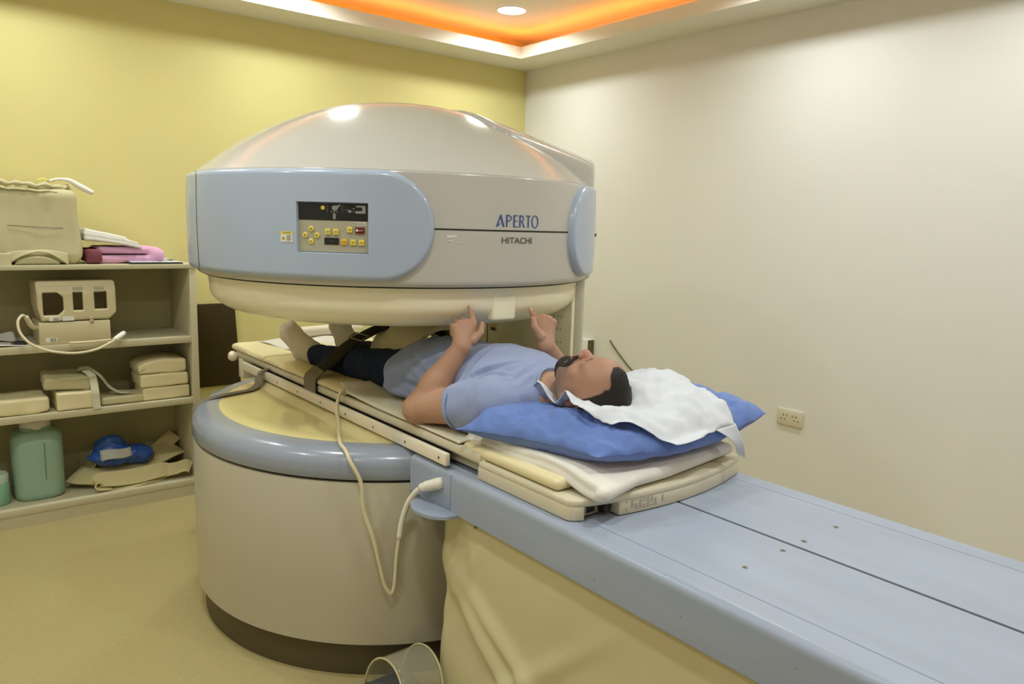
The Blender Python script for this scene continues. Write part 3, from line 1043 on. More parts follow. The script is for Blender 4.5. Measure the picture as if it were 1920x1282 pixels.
# ------------------------------------------------------------------ sliding couch board
brd = thing('couch_board', 'beige sliding couch board with white side rail carrying the lying man', 'couch', (1.525, 2.4, 0.753))
bx0, bx1 = 1.188, 1.872
BE = 1.61
obj('long_board', box(bx0 + 0.008, bx1 - 0.008, BE - 0.02, 3.57, 0.793, 0.812, 0.004), m_board, brd)
bm = NB()
for x0, x1 in ((bx0, bx0 + 0.024), (bx1 - 0.024, bx1)):
    add_box(bm, x0, x1, BE - 0.01, 3.585, 0.798, 0.826, 0.006)
obj('side_lip', bm, m_board, brd)
obj('under_frame', box(bx0 + 0.03, bx1 - 0.03, BE, 3.5, 0.762, 0.794), m_greyp, brd)
# end block with a bowed end
ey = lambda x: 1.232 - 0.058 * (1 - ((x - 1.53) / 0.345) ** 2)
n = 24
outl = [(bx0, BE), (bx0, 1.25)]
outl += [(bx0 + 0.005, 1.237), (bx0 + 0.018, 1.2285)]
outl += [(bx0 + 0.03 + (bx1 - bx0 - 0.06) * k / n, ey(bx0 + 0.03 + (bx1 - bx0 - 0.06) * k / n)) for k in range(n + 1)]
outl += [(bx1 - 0.012, 1.23), (bx1 - 0.003, 1.238), (bx1, 1.25), (bx1, BE)]
NX0, NX1 = 1.222, 1.318
# cut a notch for the connector
cut = []
for p in outl:
    cut.append(p)
cut = [p for p in cut if not (NX0 < p[0] < NX1 and p[1] < 1.3)]
i0 = max(i for i, p in enumerate(cut) if p[0] <= NX0 and p[1] < 1.3)
cut[i0 + 1:i0 + 1] = [(NX0, ey(NX0)), (NX0, 1.262), (NX1 - 0.006, 1.262), (NX1, 1.24), (NX1, ey(NX1))]
obj('end_block', prism(cut, 'z', 0.7535, 0.790, 0.004), m_board, brd)
obj('end_cover', prism(outl, 'z', 0.786, 0.807, 0.008, 3), m_board, brd)
con = obj('connector_socket', box(NX0 + 0.006, NX0 + 0.066, 1.236, 1.262, 0.757, 0.789, 0.002), mat('pale_green_board', rgb(172, 172, 148), 0.5), brd)
obj('connector_pins', box(NX0 + 0.022, NX0 + 0.05, 1.234, 1.24, 0.763, 0.783, 0.002), m_dark, con)
bm = NB()
add_lathe(bm, [(0, 0.0), (0.012, 0.0), (0.014, -0.004), (0.014, -0.03), (0.0, -0.03)], (0, 0), seg=24)
for v in bm.verts:
    v.co = Vector((NX0 + 0.075 + v.co.x, 1.214 - v.co.z, 0.773 + v.co.y))
bmesh.ops.recalc_face_normals(bm, faces=bm.faces)
obj('black_knob', bm, m_dark, con)
# printed label on the bowed end
bm = NB()
def lq(x0, x1, z0, z1, off=0.0006):
    A = [bm.verts.new((x, ey(x) - off, z)) for x, z in ((x0, z0), (x1, z0), (x1, z1), (x0, z1))]
    bm.faces.new(A)
for k in range(5):
    for j in range(7):
        x = 1.352 + j * 0.0125
        if (k * 3 + j * 5) % 7 != 0:
            lq(x, x + 0.009, 0.764 + k * 0.0055, 0.7665 + k * 0.0055)
lq(1.338, 1.341, 0.763, 0.770); lq(1.338, 1.341, 0.782, 0.789); lq(1.455, 1.459, 0.768, 0.786)
obj('printed_label', bm, mat('faint_grey_print', rgb(160, 156, 140), 0.5), brd, 0)
# side rail with screws
rail = obj('side_rail', box(1.160, 1.176, 1.728, 3.425, 0.762, 0.798, 0.002), m_rail, brd)
for y in (3.2, 2.994, 2.785, 2.572, 2.365, 2.161, 1.955, 1.764):
    bm = NB()
    add_lathe(bm, [(0, 0.0), (0.004, 0.0), (0.0048, -0.002)], (0, 0), seg=14)
    for v in bm.verts:
        v.co = Vector((1.1592 - v.co.z * 0.2, y + v.co.x, 0.779 + v.co.y))
    bmesh.ops.recalc_face_normals(bm, faces=bm.faces)
    obj('screw', bm, m_metal, rail)
obj('side_rail', box(1.880, 1.896, 1.728, 3.425, 0.762, 0.798, 0.002), m_rail, brd)
obj('rail_bracket', box(1.17, 1.20, 1.76, 3.40, 0.766, 0.79), m_seam, brd, 0)
# foot end
obj('foot_bracket', box(1.192, 1.868, 3.50, 3.565, 0.70, 0.80, 0.006), m_board, brd)
bm = NB()
add_lathe(bm, [(0, 0.02), (0.016, 0.018), (0.024, 0.006), (0.024, -0.006), (0.016, -0.018), (0, -0.02)], (0, 0), seg=20)
for v in bm.verts:
    v.co = Vector((1.172 - v.co.z, 3.58 + v.co.x, 0.80 + v.co.y))
bmesh.ops.recalc_face_normals(bm, faces=bm.faces)
obj('foot_knob', bm, m_rail, brd)

# ------------------------------------------------------------------ pads on the board
def pad_mesh(name, x0, x1, y0, y1, z0, z1, sag=0.012, curl=None, seed=0, rnd=0.010):
    S = SDF((x0 - 0.03, y0 - 0.03, z0 - 0.03), (x1 + 0.03, y1 + 0.03, z1 + 0.05), 0.006)
    S.rbox(((x0 + x1) / 2, (y0 + y1) / 2, (z0 + z1) / 2), ((x1 - x0) / 2, (y1 - y0) / 2, (z1 - z0) / 2), min(rnd, (z1 - z0) / 2 - 0.001))
    me = S.mesh(name, 1)
    n = len(me.vertices)
    co = np.empty(n * 3)
    me.vertices.foreach_get('co', co)
    co = co.reshape(-1, 3)
    ex = np.minimum(co[:, 0] - x0, x1 - co[:, 0])
    top = (co[:, 2] > (z0 + z1) / 2)
    co[:, 2] += vnoise(co * [6, 7, 0], 1, seed) * 0.003 * top + vnoise(co * [18, 5, 0], 1, seed + 3) * 0.0018 * top
    if sag:
        co[:, 2] -= sag * np.clip(1 - ex / 0.05, 0, 1) ** 2 * (0.6 + 0.4 * np.sin(co[:, 1] * 19 + seed)) * top
    if curl is not None:
        co[:, 2] += curl(co)
    me.vertices.foreach_set('co', co.ravel())
    me.update()
    return me
def pad(label, m, *a, **k):
    me = pad_mesh('couch_pad', *a, **k)
    o = link('couch_pad', me, m, None, 180)
    c = Vector(((a[0] + a[1]) / 2, (a[2] + a[3]) / 2, a[4]))
    me.transform(Matrix.Translation(-c))
    o.location = c
    return tag(o, label, 'pad', 'cream pads on the couch')
pad('cream pad under the feet at the far end of the couch', m_pad, 1.178, 1.855, 3.20, 3.62, 0.827, 0.858, sag=0.008, seed=1)
pad('cream pad under the calves next to the black strap', m_pad, 1.182, 1.855, 2.70, 3.215, 0.827, 0.852, sag=0.014, seed=2)
pad('short cream pad under the thighs between strap and grey-cream pad', m_pad, 1.184, 1.855, 2.43, 2.72, 0.827, 0.850, sag=0.012, seed=4)
cu = lambda co: 0.024 * np.exp(-((co[:, 1] - 2.47) / 0.035) ** 2) + 0.012 * np.clip((co[:, 1] - 2.2) / 0.25, 0, 1) * np.clip(1 - (co[:, 0] - 1.18) / 0.1, 0, 1)
pad('grey-cream pad with curled end under the shirted back of the man', m_padg, 1.186, 1.85, 1.70, 2.475, 0.829, 0.842, sag=0.006, curl=cu, seed=6, rnd=0.006)
pad('cream pad with a rounded end under the towel at the head of the couch', m_pad, 1.194, 1.85, 1.29, 1.698, 0.8085, 0.8400, sag=0.0, seed=8, rnd=0.014)
# white paper and bolster at the far edge
bm = NB()
def sheet(u, v):
    x = 1.30 + 0.45 * u + 0.06 * v
    y = 3.585 - 0.55 * v
    return Vector((x, y, 0.8625 + 0.004 * math.sin(x * 30 + y * 8) + 0.004 * math.sin(y * 22)))
grid_sheet(bm, sheet, 24, 24, 0.003)
solo('paper_sheet', bm, m_towel, 'white paper sheet under the heels at the foot of the couch', 'paper sheet', (1.5, 3.3, 0.86), smooth=180)
bm = tube([(1.43, 3.545, 0.893), (1.55, 3.565, 0.893), (1.70, 3.58, 0.893), (1.86, 3.59, 0.893)], lambda t: 0.029 * (1 - 0.55 * abs(2 * t - 1) ** 8), seg=18)
solo('bolster', bm, m_rail, 'white roll lying across the foot end of the couch behind the far foot', 'bolster', (1.645, 3.57, 0.864), smooth=180)
# ------------------------------------------------------------------ the lying man
HC = np.array([1.455, 1.43, 1.0])                     # centre of the head
def hp(x, y, z):
    return HC + np.array([x, y, z])
per = thing('person', 'bearded man in light blue T-shirt and jeans lying on the couch pointing up', 'person', (1.48, 2.3, 0.845))
B = SDF((1.10, 1.29, 0.83), (1.88, 2.42, 1.225), 0.0027)
# head
B.ell(hp(0, -0.010, -0.008), (0.078, 0.094, 0.102), 0.0)
B.ell(hp(0, -0.030, 0.050), (0.060, 0.052, 0.048), 0.03)
B.ell(hp(0, 0.045, 0.022), (0.063, 0.080, 0.064), 0.03)
for s in (-1, 1):
    B.cone(hp(s * 0.056, 0.060, -0.015), hp(s * 0.022, 0.118, 0.052), 0.018, 0.016, 0.03)
    B.ell(hp(s * 0.044, 0.036, 0.056), (0.022, 0.024, 0.020), 0.02)
B.ell(hp(0, 0.122, 0.062), (0.024, 0.018, 0.022), 0.02)
B.cone(hp(-0.036, -0.002, 0.077), hp(0.036, -0.002, 0.077), 0.013, 0.013, 0.02)
for s in (-1, 1):
    B.ell(hp(s * 0.033, 0.018, 0.098), (0.018, 0.013, 0.016), 0.014, 's')
    B.ell(hp(s * 0.032, 0.017, 0.077), (0.0135, 0.012, 0.0125), 0.003)
    B.cone(hp(s * 0.018, 0.021, 0.0865), hp(s * 0.044, 0.021, 0.080), 0.0022, 0.002, 0.004)
B.cone(hp(0, 0.008, 0.086), hp(0, 0.044, 0.105), 0.0095, 0.0125, 0.010)
B.ell(hp(0, 0.048, 0.105), (0.0125, 0.011, 0.0105), 0.006)
for s in (-1, 1):
    B.ell(hp(s * 0.0125, 0.051, 0.098), (0.0085, 0.009, 0.008), 0.006)
    B.ell(hp(s * 0.006, 0.0585, 0.101), (0.003, 0.003, 0.004), 0.002, 's')
B.ell(hp(0, 0.078, 0.080), (0.028, 0.018, 0.014), 0.014)
B.ell(hp(0, 0.0735, 0.092), (0.021, 0.0055, 0.0058), 0.004)
B.ell(hp(0, 0.0835, 0.0905), (0.019, 0.006, 0.0062), 0.004)
B.cone(hp(-0.023, 0.0785, 0.088), hp(0.023, 0.0785, 0.088), 0.0016, 0.0016, 0.002, 's')
HEAD = B.copy()
for s in (-1, 1):
    ce = hp(s * 0.080, 0.028, -0.018)
    Re = Matrix.Rotation(s * 0.35, 3, 'Y') @ Matrix.Rotation(-0.15, 3, 'X')
    B.ell(ce, (0.0075, 0.031, 0.019), 0.005, R=np.array(Re))
    B.ell(ce + np.array([s * 0.008, -0.004, 0.004]), (0.005, 0.019, 0.010), 0.004, 's', R=np.array(Re))
    B.ell(hp(s * 0.077, 0.052, -0.008), (0.006, 0.009, 0.008), 0.005)
# neck and trunk
B.cone(hp(0, 0.070, -0.022), (1.465, 1.66, 0.945), 0.058, 0.062, 0.02)
B.cone((1.465, 1.64, 0.94), (1.30, 1.685, 0.935), 0.05, 0.055, 0.05)
B.cone((1.465, 1.64, 0.94), (1.64, 1.685, 0.935), 0.05, 0.055, 0.05)
B.ell((1.470, 1.83, 0.955), (0.175, 0.22, 0.105), 0.05)
B.ell((1.472, 2.10, 0.945), (0.165, 0.24, 0.10), 0.05)
B.ell((1.475, 2.30, 0.93), (0.165, 0.12, 0.085), 0.05)
# near arm, bent at the elbow and raised
SH, EL, WR = (1.285, 1.69, 0.935), (1.206, 1.945, 0.883), (1.312, 1.876, 1.078)
B.cone(SH, EL, 0.060, 0.047, 0.03)
B.cone(EL, (1.248, 1.915, 0.965), 0.046, 0.044, 0.02)
B.cone((1.243, 1.918, 0.955), WR, 0.0445, 0.0285, 0.02)
B.ell((1.195, 1.955, 0.875), (0.03, 0.03, 0.03), 0.025)
def hand(wr, kn, mids, thumb, idx, k1=0.012):
    """wrist, four knuckles, curled-finger chains for three fingers, thumb chain, index chain"""
    wr = np.array(wr)
    kn = [np.array(q) for q in kn]
    for q, r in zip(kn, (0.0125, 0.0130, 0.0122, 0.0110)):
        B.cone(wr, q, 0.022, r, k1)
        B.ell(q, (0.0125, 0.0125, 0.0125), 0.004)
    for ch, r in zip(mids, (0.0092, 0.0088, 0.0078)):
        B.chain(ch, [r + 0.0012, r + 0.0004, r, r - 0.0012], 0.0025)
    B.chain(thumb, [0.0165, 0.0110, 0.0095], 0.005)
    B.chain(idx, [0.0105, 0.0090, 0.0084, 0.0070], 0.004)
K1 = [(1.353, 1.874, 1.146), (1.338, 1.889, 1.150), (1.319, 1.899, 1.146), (1.302, 1.899, 1.136)]
hand(WR, K1,
     [[K1[1], (1.348, 1.924, 1.155), (1.350, 1.924, 1.124), (1.345, 1.905, 1.113)],
      [K1[2], (1.329, 1.932, 1.149), (1.332, 1.934, 1.119), (1.328, 1.914, 1.108)],
      [K1[3], (1.310, 1.927, 1.139), (1.314, 1.929, 1.112), (1.310, 1.911, 1.104)]],
     [(1.345, 1.866, 1.098), (1.374, 1.864, 1.120), (1.387, 1.874, 1.145)],
     [K1[0], (1.3575, 1.884, 1.165), (1.362, 1.900, 1.180), (1.366, 1.914, 1.195)])
# far arm
SH2, EL2, WR2 = (1.655, 1.69, 0.935), (1.790, 1.86, 0.882), (1.613, 1.822, 1.066)
B.cone(SH2, EL2, 0.060, 0.047, 0.03)
B.cone(EL2, WR2, 0.045, 0.0285, 0.02)
K2 = [(1.612, 1.874, 1.148), (1.628, 1.862, 1.154), (1.641, 1.847, 1.150), (1.648, 1.830, 1.140)]
hand(WR2, K2,
     [[K2[1], (1.616, 1.892, 1.148), (1.606, 1.884, 1.122), (1.612, 1.868, 1.114)],
      [K2[2], (1.634, 1.881, 1.144), (1.624, 1.876, 1.117), (1.624, 1.858, 1.109)],
      [K2[3], (1.646, 1.862, 1.134), (1.638, 1.860, 1.110), (1.636, 1.843, 1.104)]],
     [(1.594, 1.826, 1.096), (1.579, 1.842, 1.127), (1.588, 1.861, 1.152)],
     [K2[0], (1.612, 1.889, 1.158), (1.614, 1.900, 1.166), (1.617, 1.911, 1.176)])
me = B.mesh('body', 2)
# skin tones: stubble, lips, brows, lids, painted head shade
n = len(me.vertices)
co = np.empty(n * 3)
me.vertices.foreach_get('co', co)
co = co.reshape(-1, 3)
l = co - HC
col = np.tile(np.array(rgb(182, 142, 117)), (n, 1))
def blend(mask, c):
    global col
    mm = np.clip(mask, 0, 1)[:, None]
    col = col * (1 - mm) + np.array(rgb(*c)) * mm
sm = lambda x, a, b: np.clip((x - a) / (b - a), 0, 1)
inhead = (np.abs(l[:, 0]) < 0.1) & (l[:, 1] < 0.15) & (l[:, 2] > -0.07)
blend(inhead * (l[:, 1] < 0.13) * 0.45, (150, 110, 90))  # head colour darkened to stand for shade on the face
jaw = sm(l[:, 1], 0.045, 0.085) * sm(-l[:, 1], -0.15, -0.13) * sm(l[:, 2], -0.035, -0.01) * inhead
grain = 0.85 + 0.25 * vnoise(l, 900, 2)
blend(jaw * grain * 0.8, (98, 88, 82))
blend(sm(np.abs(l[:, 0]), 0.055, 0.068) * sm(l[:, 1], -0.005, 0.01) * sm(-l[:, 1], -0.075, -0.05) * sm(-np.abs(l[:, 2] + 0.004), -0.028, -0.016) * inhead * grain * 0.55, (92, 80, 74))
blend(np.exp(-((l[:, 1] - 0.0785) / 0.010) ** 2) * sm(-np.abs(l[:, 0]), -0.026, -0.018) * sm(l[:, 2], 0.084, 0.089), (172, 104, 94))
brow = np.exp(-((l[:, 1] + 0.001 - 0.010 * (np.abs(np.abs(l[:, 0]) - 0.03) / 0.02)) / 0.0062) ** 2) * sm(np.abs(l[:, 0]), 0.010, 0.016) * sm(-np.abs(l[:, 0]), -0.058, -0.046) * sm(l[:, 2], 0.055, 0.066)
blend(np.clip(brow * 1.3, 0, 1) * 0.92 * inhead, (52, 40, 34))
lash = np.exp(-((l[:, 1] - 0.0235) / 0.0026) ** 2) * sm(np.abs(l[:, 0]), 0.014, 0.02) * sm(-np.abs(l[:, 0]), -0.05, -0.045) * sm(l[:, 2], 0.06, 0.07)
blend(np.clip(lash * 1.3, 0, 1) * 0.9 * inhead, (58, 40, 34))
blend(np.exp(-(np.linalg.norm(l - np.array([0, 0.048, 0.112]), axis=1) / 0.02) ** 2) * 0.45, (206, 128, 112))
blend(np.exp(-(np.linalg.norm((l - np.array([-0.078, 0.03, -0.015])) / np.array([0.6, 1.3, 1]), axis=1) / 0.02) ** 2) * 0.4, (206, 126, 110))
for K in (K1, K2):
    for q in K:
        blend(np.exp(-(np.linalg.norm(co - np.array(q), axis=1) / 0.016) ** 2) * 0.3, (204, 138, 116))
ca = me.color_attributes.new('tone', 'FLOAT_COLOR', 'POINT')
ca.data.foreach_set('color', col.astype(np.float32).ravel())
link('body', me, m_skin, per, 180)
# finger nails
def nail(p, nrm, d, w=0.0052, ln=0.007):
    p, nrm, d = Vector(p), Vector(nrm).normalized(), Vector(d).normalized()
    s = nrm.cross(d).normalized()
    d = s.cross(nrm)
    bm = NB()
    grid_sheet(bm, lambda u, v: p + s * w * (2 * u - 1) * (1 - 0.25 * v ** 4) + d * ln * (2 * v - 1) * (1 - 0.2 * (2 * u - 1) ** 2) - nrm * 0.0022 * (2 * u - 1) ** 2 - nrm * 0.001 * (2 * v - 1) ** 2, 8, 8)
    return obj('finger_nail', bm, m_nail, per, 180)
nail((1.3625, 1.9045, 1.1935), (-0.55, -0.75, 0.35), (0.2, 0.6, 0.75))
nail((1.3835, 1.8640, 1.1420), (-0.2, -0.97, 0.2), (0.45, 0.3, 0.85))
nail((1.6110, 1.9040, 1.1790), (-0.75, -0.3, 0.6), (0.1, 0.7, 0.6))
nail((1.5790, 1.8560, 1.1530), (-0.9, -0.3, 0.3), (0.3, 0.55, 0.8))

# hair and beard: thin shells over the head
X = HEAD.full()
lx, ly, lz = X[0] - HC[0], X[1] - HC[1], X[2] - HC[2]
wob = 0.0015 * np.sin(lz * 160 + lx * 90) + 0.001 * np.sin(lx * 240 - lz * 70)
tt = np.clip((0.035 - lz) / 0.05, 0, 1)
yh = -0.082 + 0.046 * tt * tt * (3 - 2 * tt) + np.maximum(0, -0.012 - lz) * 1.3
yh = np.minimum(yh, 0.055) + wob + 0.008 * np.exp(-((lx + 0.008) / 0.02) ** 2) * (lz > 0.03) - 0.012 * np.exp(-((np.abs(lx) - 0.042) / 0.014) ** 2) * (lz > 0.03)
yh = np.where((np.abs(lx) > 0.055) & (np.abs(lz + 0.004) < 0.018), np.maximum(yh, -0.018 + wob - 3 * np.abs(lz + 0.004)), yh)
H = HEAD.copy()
H.F = np.maximum(HEAD.F - 0.0055, (ly - yh) * 0.8).astype(np.float32)
hm = H.mesh('hair', 1)
displace(hm, lambda c: vnoise(c * np.array([1.0, 0.35, 1.0]), 330, 4) * 0.0007)
link('hair', hm, m_hair, per, 180)
goat = np.minimum(np.sqrt((lx / 0.046) ** 2 + ((ly - 0.127) / 0.0300) ** 2 + ((lz - 0.045) / 0.050) ** 2) - 1, 0.6) * 0.025
must = np.maximum(np.maximum(np.abs(lx) - 0.033, np.abs(ly - 0.0655 - 0.16 * np.abs(lx)) - 0.0055), 0.07 - lz)
side = np.maximum(np.abs(np.abs(lx) - 0.0315) - 0.0060, np.maximum(np.abs(ly - 0.088) - 0.024, 0.055 - lz))
chinline = np.maximum(np.abs(ly - 0.128 + 0.9 * np.maximum(0, np.abs(lx) - 0.02)) - 0.012, np.maximum(0.0 - lz, np.abs(lx) - 0.05))
reg = np.minimum(np.minimum(goat, must), side)
lips = np.sqrt((lx / 0.023) ** 2 + ((ly - 0.0785) / 0.0105) ** 2) * 0.0105 - 0.0105
reg = np.maximum(reg, -lips) + 0.0010 * np.sin(lx * 700 + ly * 500)
Hb = HEAD.copy()
Hb.F = np.maximum(HEAD.F - 0.0026, reg).astype(np.float32)
bmh = Hb.mesh('beard', 1)
displace(bmh, lambda c: vnoise(c, 500, 9) * 0.0006)
link('beard', bmh, m_beard, per, 180)
del X, lx, ly, lz, wob, yh, H, Hb, goat, must, side, chinline, reg, lips

# shirt
S = SDF((1.13, 1.56, 0.832), (1.87, 2.46, 1.12), 0.004)
S.ell((1.470, 1.84, 0.958), (0.190, 0.235, 0.118), 0.0)
S.ell((1.472, 2.10, 0.948), (0.183, 0.26, 0.114), 0.04)
S.ell((1.478, 2.30, 0.928), (0.192, 0.18, 0.100), 0.04)
S.ell((1.475, 2.25, 0.875), (0.200, 0.22, 0.045), 0.03)
S.cone((1.465, 1.635, 0.945), (1.295, 1.69, 0.940), 0.058, 0.066, 0.05)
S.cone((1.465, 1.635, 0.945), (1.65, 1.69, 0.940), 0.058, 0.066, 0.05)
S.ell((1.470, 1.95, 0.885), (0.200, 0.36, 0.048), 0.04)
T = S.copy()
CUF = np.array((1.247, 1.808, 0.908))
ax = np.array(CUF) - np.array(SH)
ax /= np.linalg.norm(ax)
SL = SDF((1.13, 1.56, 0.832), (1.87, 2.46, 1.12), 0.004)
SL.cone(SH, CUF + ax * 0.05, 0.075, 0.067, 0.0)
Xs = SL.full()
cut = (Xs[0] - CUF[0]) * ax[0] + (Xs[1] - CUF[1]) * ax[1] + (Xs[2] - CUF[2]) * ax[2]
SL.F = np.maximum(SL.F, cut).astype(np.float32)
hol = SDF((1.13, 1.56, 0.832), (1.87, 2.46, 1.12), 0.004)
hol.cone(CUF - ax * 0.014, CUF + ax * 0.08, 0.0595, 0.061, 0.0)
SL.F = np.maximum(SL.F, -hol.F)
# the far sleeve
CUF2 = np.array((1.745, 1.80, 0.905))
ax2 = CUF2 - np.array(SH2)
ax2 /= np.linalg.norm(ax2)
SR = SDF((1.13, 1.56, 0.832), (1.87, 2.46, 1.12), 0.004)
SR.cone(SH2, CUF2 + ax2 * 0.04, 0.074, 0.062, 0.0)
SR.F = np.maximum(SR.F, (Xs[0] - CUF2[0]) * ax2[0] + (Xs[1] - CUF2[1]) * ax2[1] + (Xs[2] - CUF2[2]) * ax2[2]).astype(np.float32)
for Q in (SL, SR):
    kk = 0.03
    hh = np.clip(0.5 + 0.5 * (S.F - Q.F) / kk, 0, 1)
    S.F = S.F * (1 - hh) + Q.F * hh - kk * hh * (1 - hh)
hem = Xs[1] - (2.312 + 0.06 * (Xs[2] - 0.85) + 0.010 * np.sin(Xs[0] * 26))
S.F = np.maximum(S.F, hem)
neck = (1.590 + 0.16 * (Xs[2] - 0.95)) - Xs[1]
S.F = np.maximum(S.F, neck)
nk = np.sqrt((Xs[0] - 1.462) ** 2 + ((Xs[1] - 1.565) * 0.9) ** 2 + ((Xs[2] - 0.985) * 0.9) ** 2) - 0.074
S.F = np.maximum(S.F, -nk)
S.F = np.maximum(S.F, 0.843 - Xs[2]).astype(np.float32)
me = S.mesh('t_shirt', 2)
def folds(c):
    d = np.zeros(len(c))
    # soft folds running from the armpit over the chest and down the side
    q = c - np.array([1.30, 1.86, 0.93])
    d += 0.0052 * np.sin(q[:, 1] * 60 + q[:, 2] * 70 - q[:, 0] * 30) * np.exp(-(np.linalg.norm(q, axis=1) / 0.13) ** 2)
    q = c - np.array([1.31, 2.10, 0.93])
    d += 0.0042 * np.sin((q[:, 1] * 0.5 + q[:, 2] * 0.9) * 75) * np.exp(-(np.linalg.norm(q, axis=1) / 0.17) ** 2)
    for a, b, w, dep in (((1.305, 1.80, 0.955), (1.42, 1.70, 1.055), 0.008, 0.010), ((1.305, 1.815, 0.955), (1.45, 1.86, 1.075), 0.009, 0.008),
                         ((1.30, 1.87, 0.945), (1.36, 2.06, 1.03), 0.010, 0.010), ((1.30, 1.93, 0.93), (1.35, 2.22, 0.99), 0.011, 0.009),
                         ((1.262, 1.80, 0.958), (1.285, 1.71, 0.995), 0.007, 0.007), ((1.245, 1.80, 0.915), (1.27, 1.70, 0.90), 0.008, 0.008),
                         ((1.295, 2.02, 0.90), (1.33, 2.28, 0.93), 0.010, 0.008), ((1.35, 1.66, 0.99), (1.46, 1.67, 1.045), 0.009, 0.006),
                         ((1.38, 2.20, 1.03), (1.55, 2.26, 1.04), 0.012, 0.006), ((1.28, 1.77, 0.975), (1.36, 1.66, 1.02), 0.007, 0.008)):
        a, b = np.array(a), np.array(b)
        near = c[np.min(np.stack([np.linalg.norm(c - q, axis=1) for q in (a, (a + b) / 2, b)]), 0) < 0.16]
        line = [near[np.argmin(((near - (a + (b - a) * q)) ** 2).sum(1))] for q in np.linspace(0, 1, 24)]
        line = [np.mean(line[max(0, i - 2):i + 3], axis=0) for i in range(24)]
        D = np.stack([np.linalg.norm(c - q, axis=1) for q in line])
        r = D.min(0)
        fade = np.sin(np.pi * np.clip(0.12 + 0.88 * D.argmin(0) / 23, 0, 1))
        d += dep * fade * (0.75 * np.exp(-((r - 2.1 * w) / w) ** 2) - np.exp(-(r / w) ** 2)) * 0.8
    d += vnoise(c * np.array([0.5, 1.0, 0.7]), 22, 5) * 0.0040 + vnoise(c * np.array([0.4, 1.3, 0.6]), 48, 8) * 0.0022
    return d
displace(me, folds)
link('t_shirt', me, m_shirt, per, 180)
# stitched cuff line
u1 = Vector(ax).orthogonal().normalized()
u2_ = Vector(ax).cross(u1)
pts = [Vector(CUF - ax * 0.020) + (u1 * math.cos(t) + u2_ * math.sin(t)) * 0.0713 for t in [2 * PI * k / 40 for k in range(41)]]
obj('cuff_seam', tube(pts, 0.0012, seg=6, n=2), m_seamshirt, per, 180)
# neck band
pts = []
for k in range(33):
    t = 2 * PI * k / 32
    x = 1.462 + 0.074 * math.cos(t)
    z = 0.966 + 0.070 * math.sin(t)
    pts.append((x, 1.594 + 0.16 * (z - 0.95) + 0.030 * max(0, math.sin(t)) ** 2, z))
obj('neck_band', tube(pts, 0.0042, seg=8, n=2), m_shirt, per, 180)

# jeans
S = SDF((1.20, 2.18, 0.832), (1.76, 3.04, 1.06), 0.0045)
S.ell((1.478, 2.27, 0.925), (0.165, 0.13, 0.078), 0.0)
HN, KN, AN = (1.392, 2.28, 0.920), (1.352, 2.62, 0.900), (1.318, 2.99, 0.880)
HF, KF, AF = (1.564, 2.28, 0.920), (1.565, 2.62, 0.905), (1.508, 2.99, 0.885)
for h_, k_, a_ in ((HN, KN, AN), (HF, KF, AF)):
    S.cone(h_, k_, 0.083, 0.063, 0.035)
    S.cone(k_, a_, 0.062, 0.046, 0.03)
Xs = S.full()
S.F = np.maximum(S.F, Xs[1] - (2.955 + 0.35 * (Xs[2] - 0.9)))
S.F = np.maximum(S.F, 0.846 - Xs[2]).astype(np.float32)
me = S.mesh('jeans', 2)
displace(me, lambda c: 0.0035 * vnoise(c * np.array([0.8, 1.6, 0.8]), 24, 2) + 0.002 * np.sin(c[:, 1] * 90 + 6 * vnoise(c, 12, 3)) * np.exp(-((c[:, 1] - 2.62) / 0.09) ** 2) + 0.002 * np.sin(c[:, 1] * 110 + 5 * vnoise(c, 14, 7)) * (c[:, 1] > 2.85))
link('jeans', me, m_jean, per, 180)
# socks
for (a_, heel, ball, toe, s) in (((1.318, 2.975, 0.882), (1.310, 3.075, 0.880), (1.296, 3.165, 0.955), (1.292, 3.195, 0.990), -1),
                                 ((1.508, 2.975, 0.886), (1.506, 3.06, 0.882), (1.508, 3.12, 0.985), (1.510, 3.14, 1.025), 1)):
    S = SDF((a_[0] - 0.12, 2.9, 0.832), (a_[0] + 0.12, 3.27, 1.09), 0.004)
    a_, heel, ball, toe = (np.array(q) for q in (a_, heel, ball, toe))
    S.cone(a_, heel, 0.042, 0.034, 0.02)
    for dx, r in ((-0.017, 0.026), (0.017, 0.026)):
        o_ = np.array([dx, 0, 0])
        S.cone(a_ + np.array([0, 0.02, 0.015]), ball + o_, 0.036, r, 0.03)
        S.cone(heel, ball + o_ + np.array([0, 0.012, -0.01]), 0.030, r, 0.03)
        S.cone(ball + o_, toe + o_ * 0.9 - np.array([0, 0, 0.012 if dx * s > 0 else 0]), r, 0.021, 0.02)
    me = S.mesh('sock', 2)
    displace(me, lambda c: 0.0014 * vnoise(c * np.array([0.6, 1.5, 1.5]), 60, 3))
    link('sock', me, m_sock, per, 180)

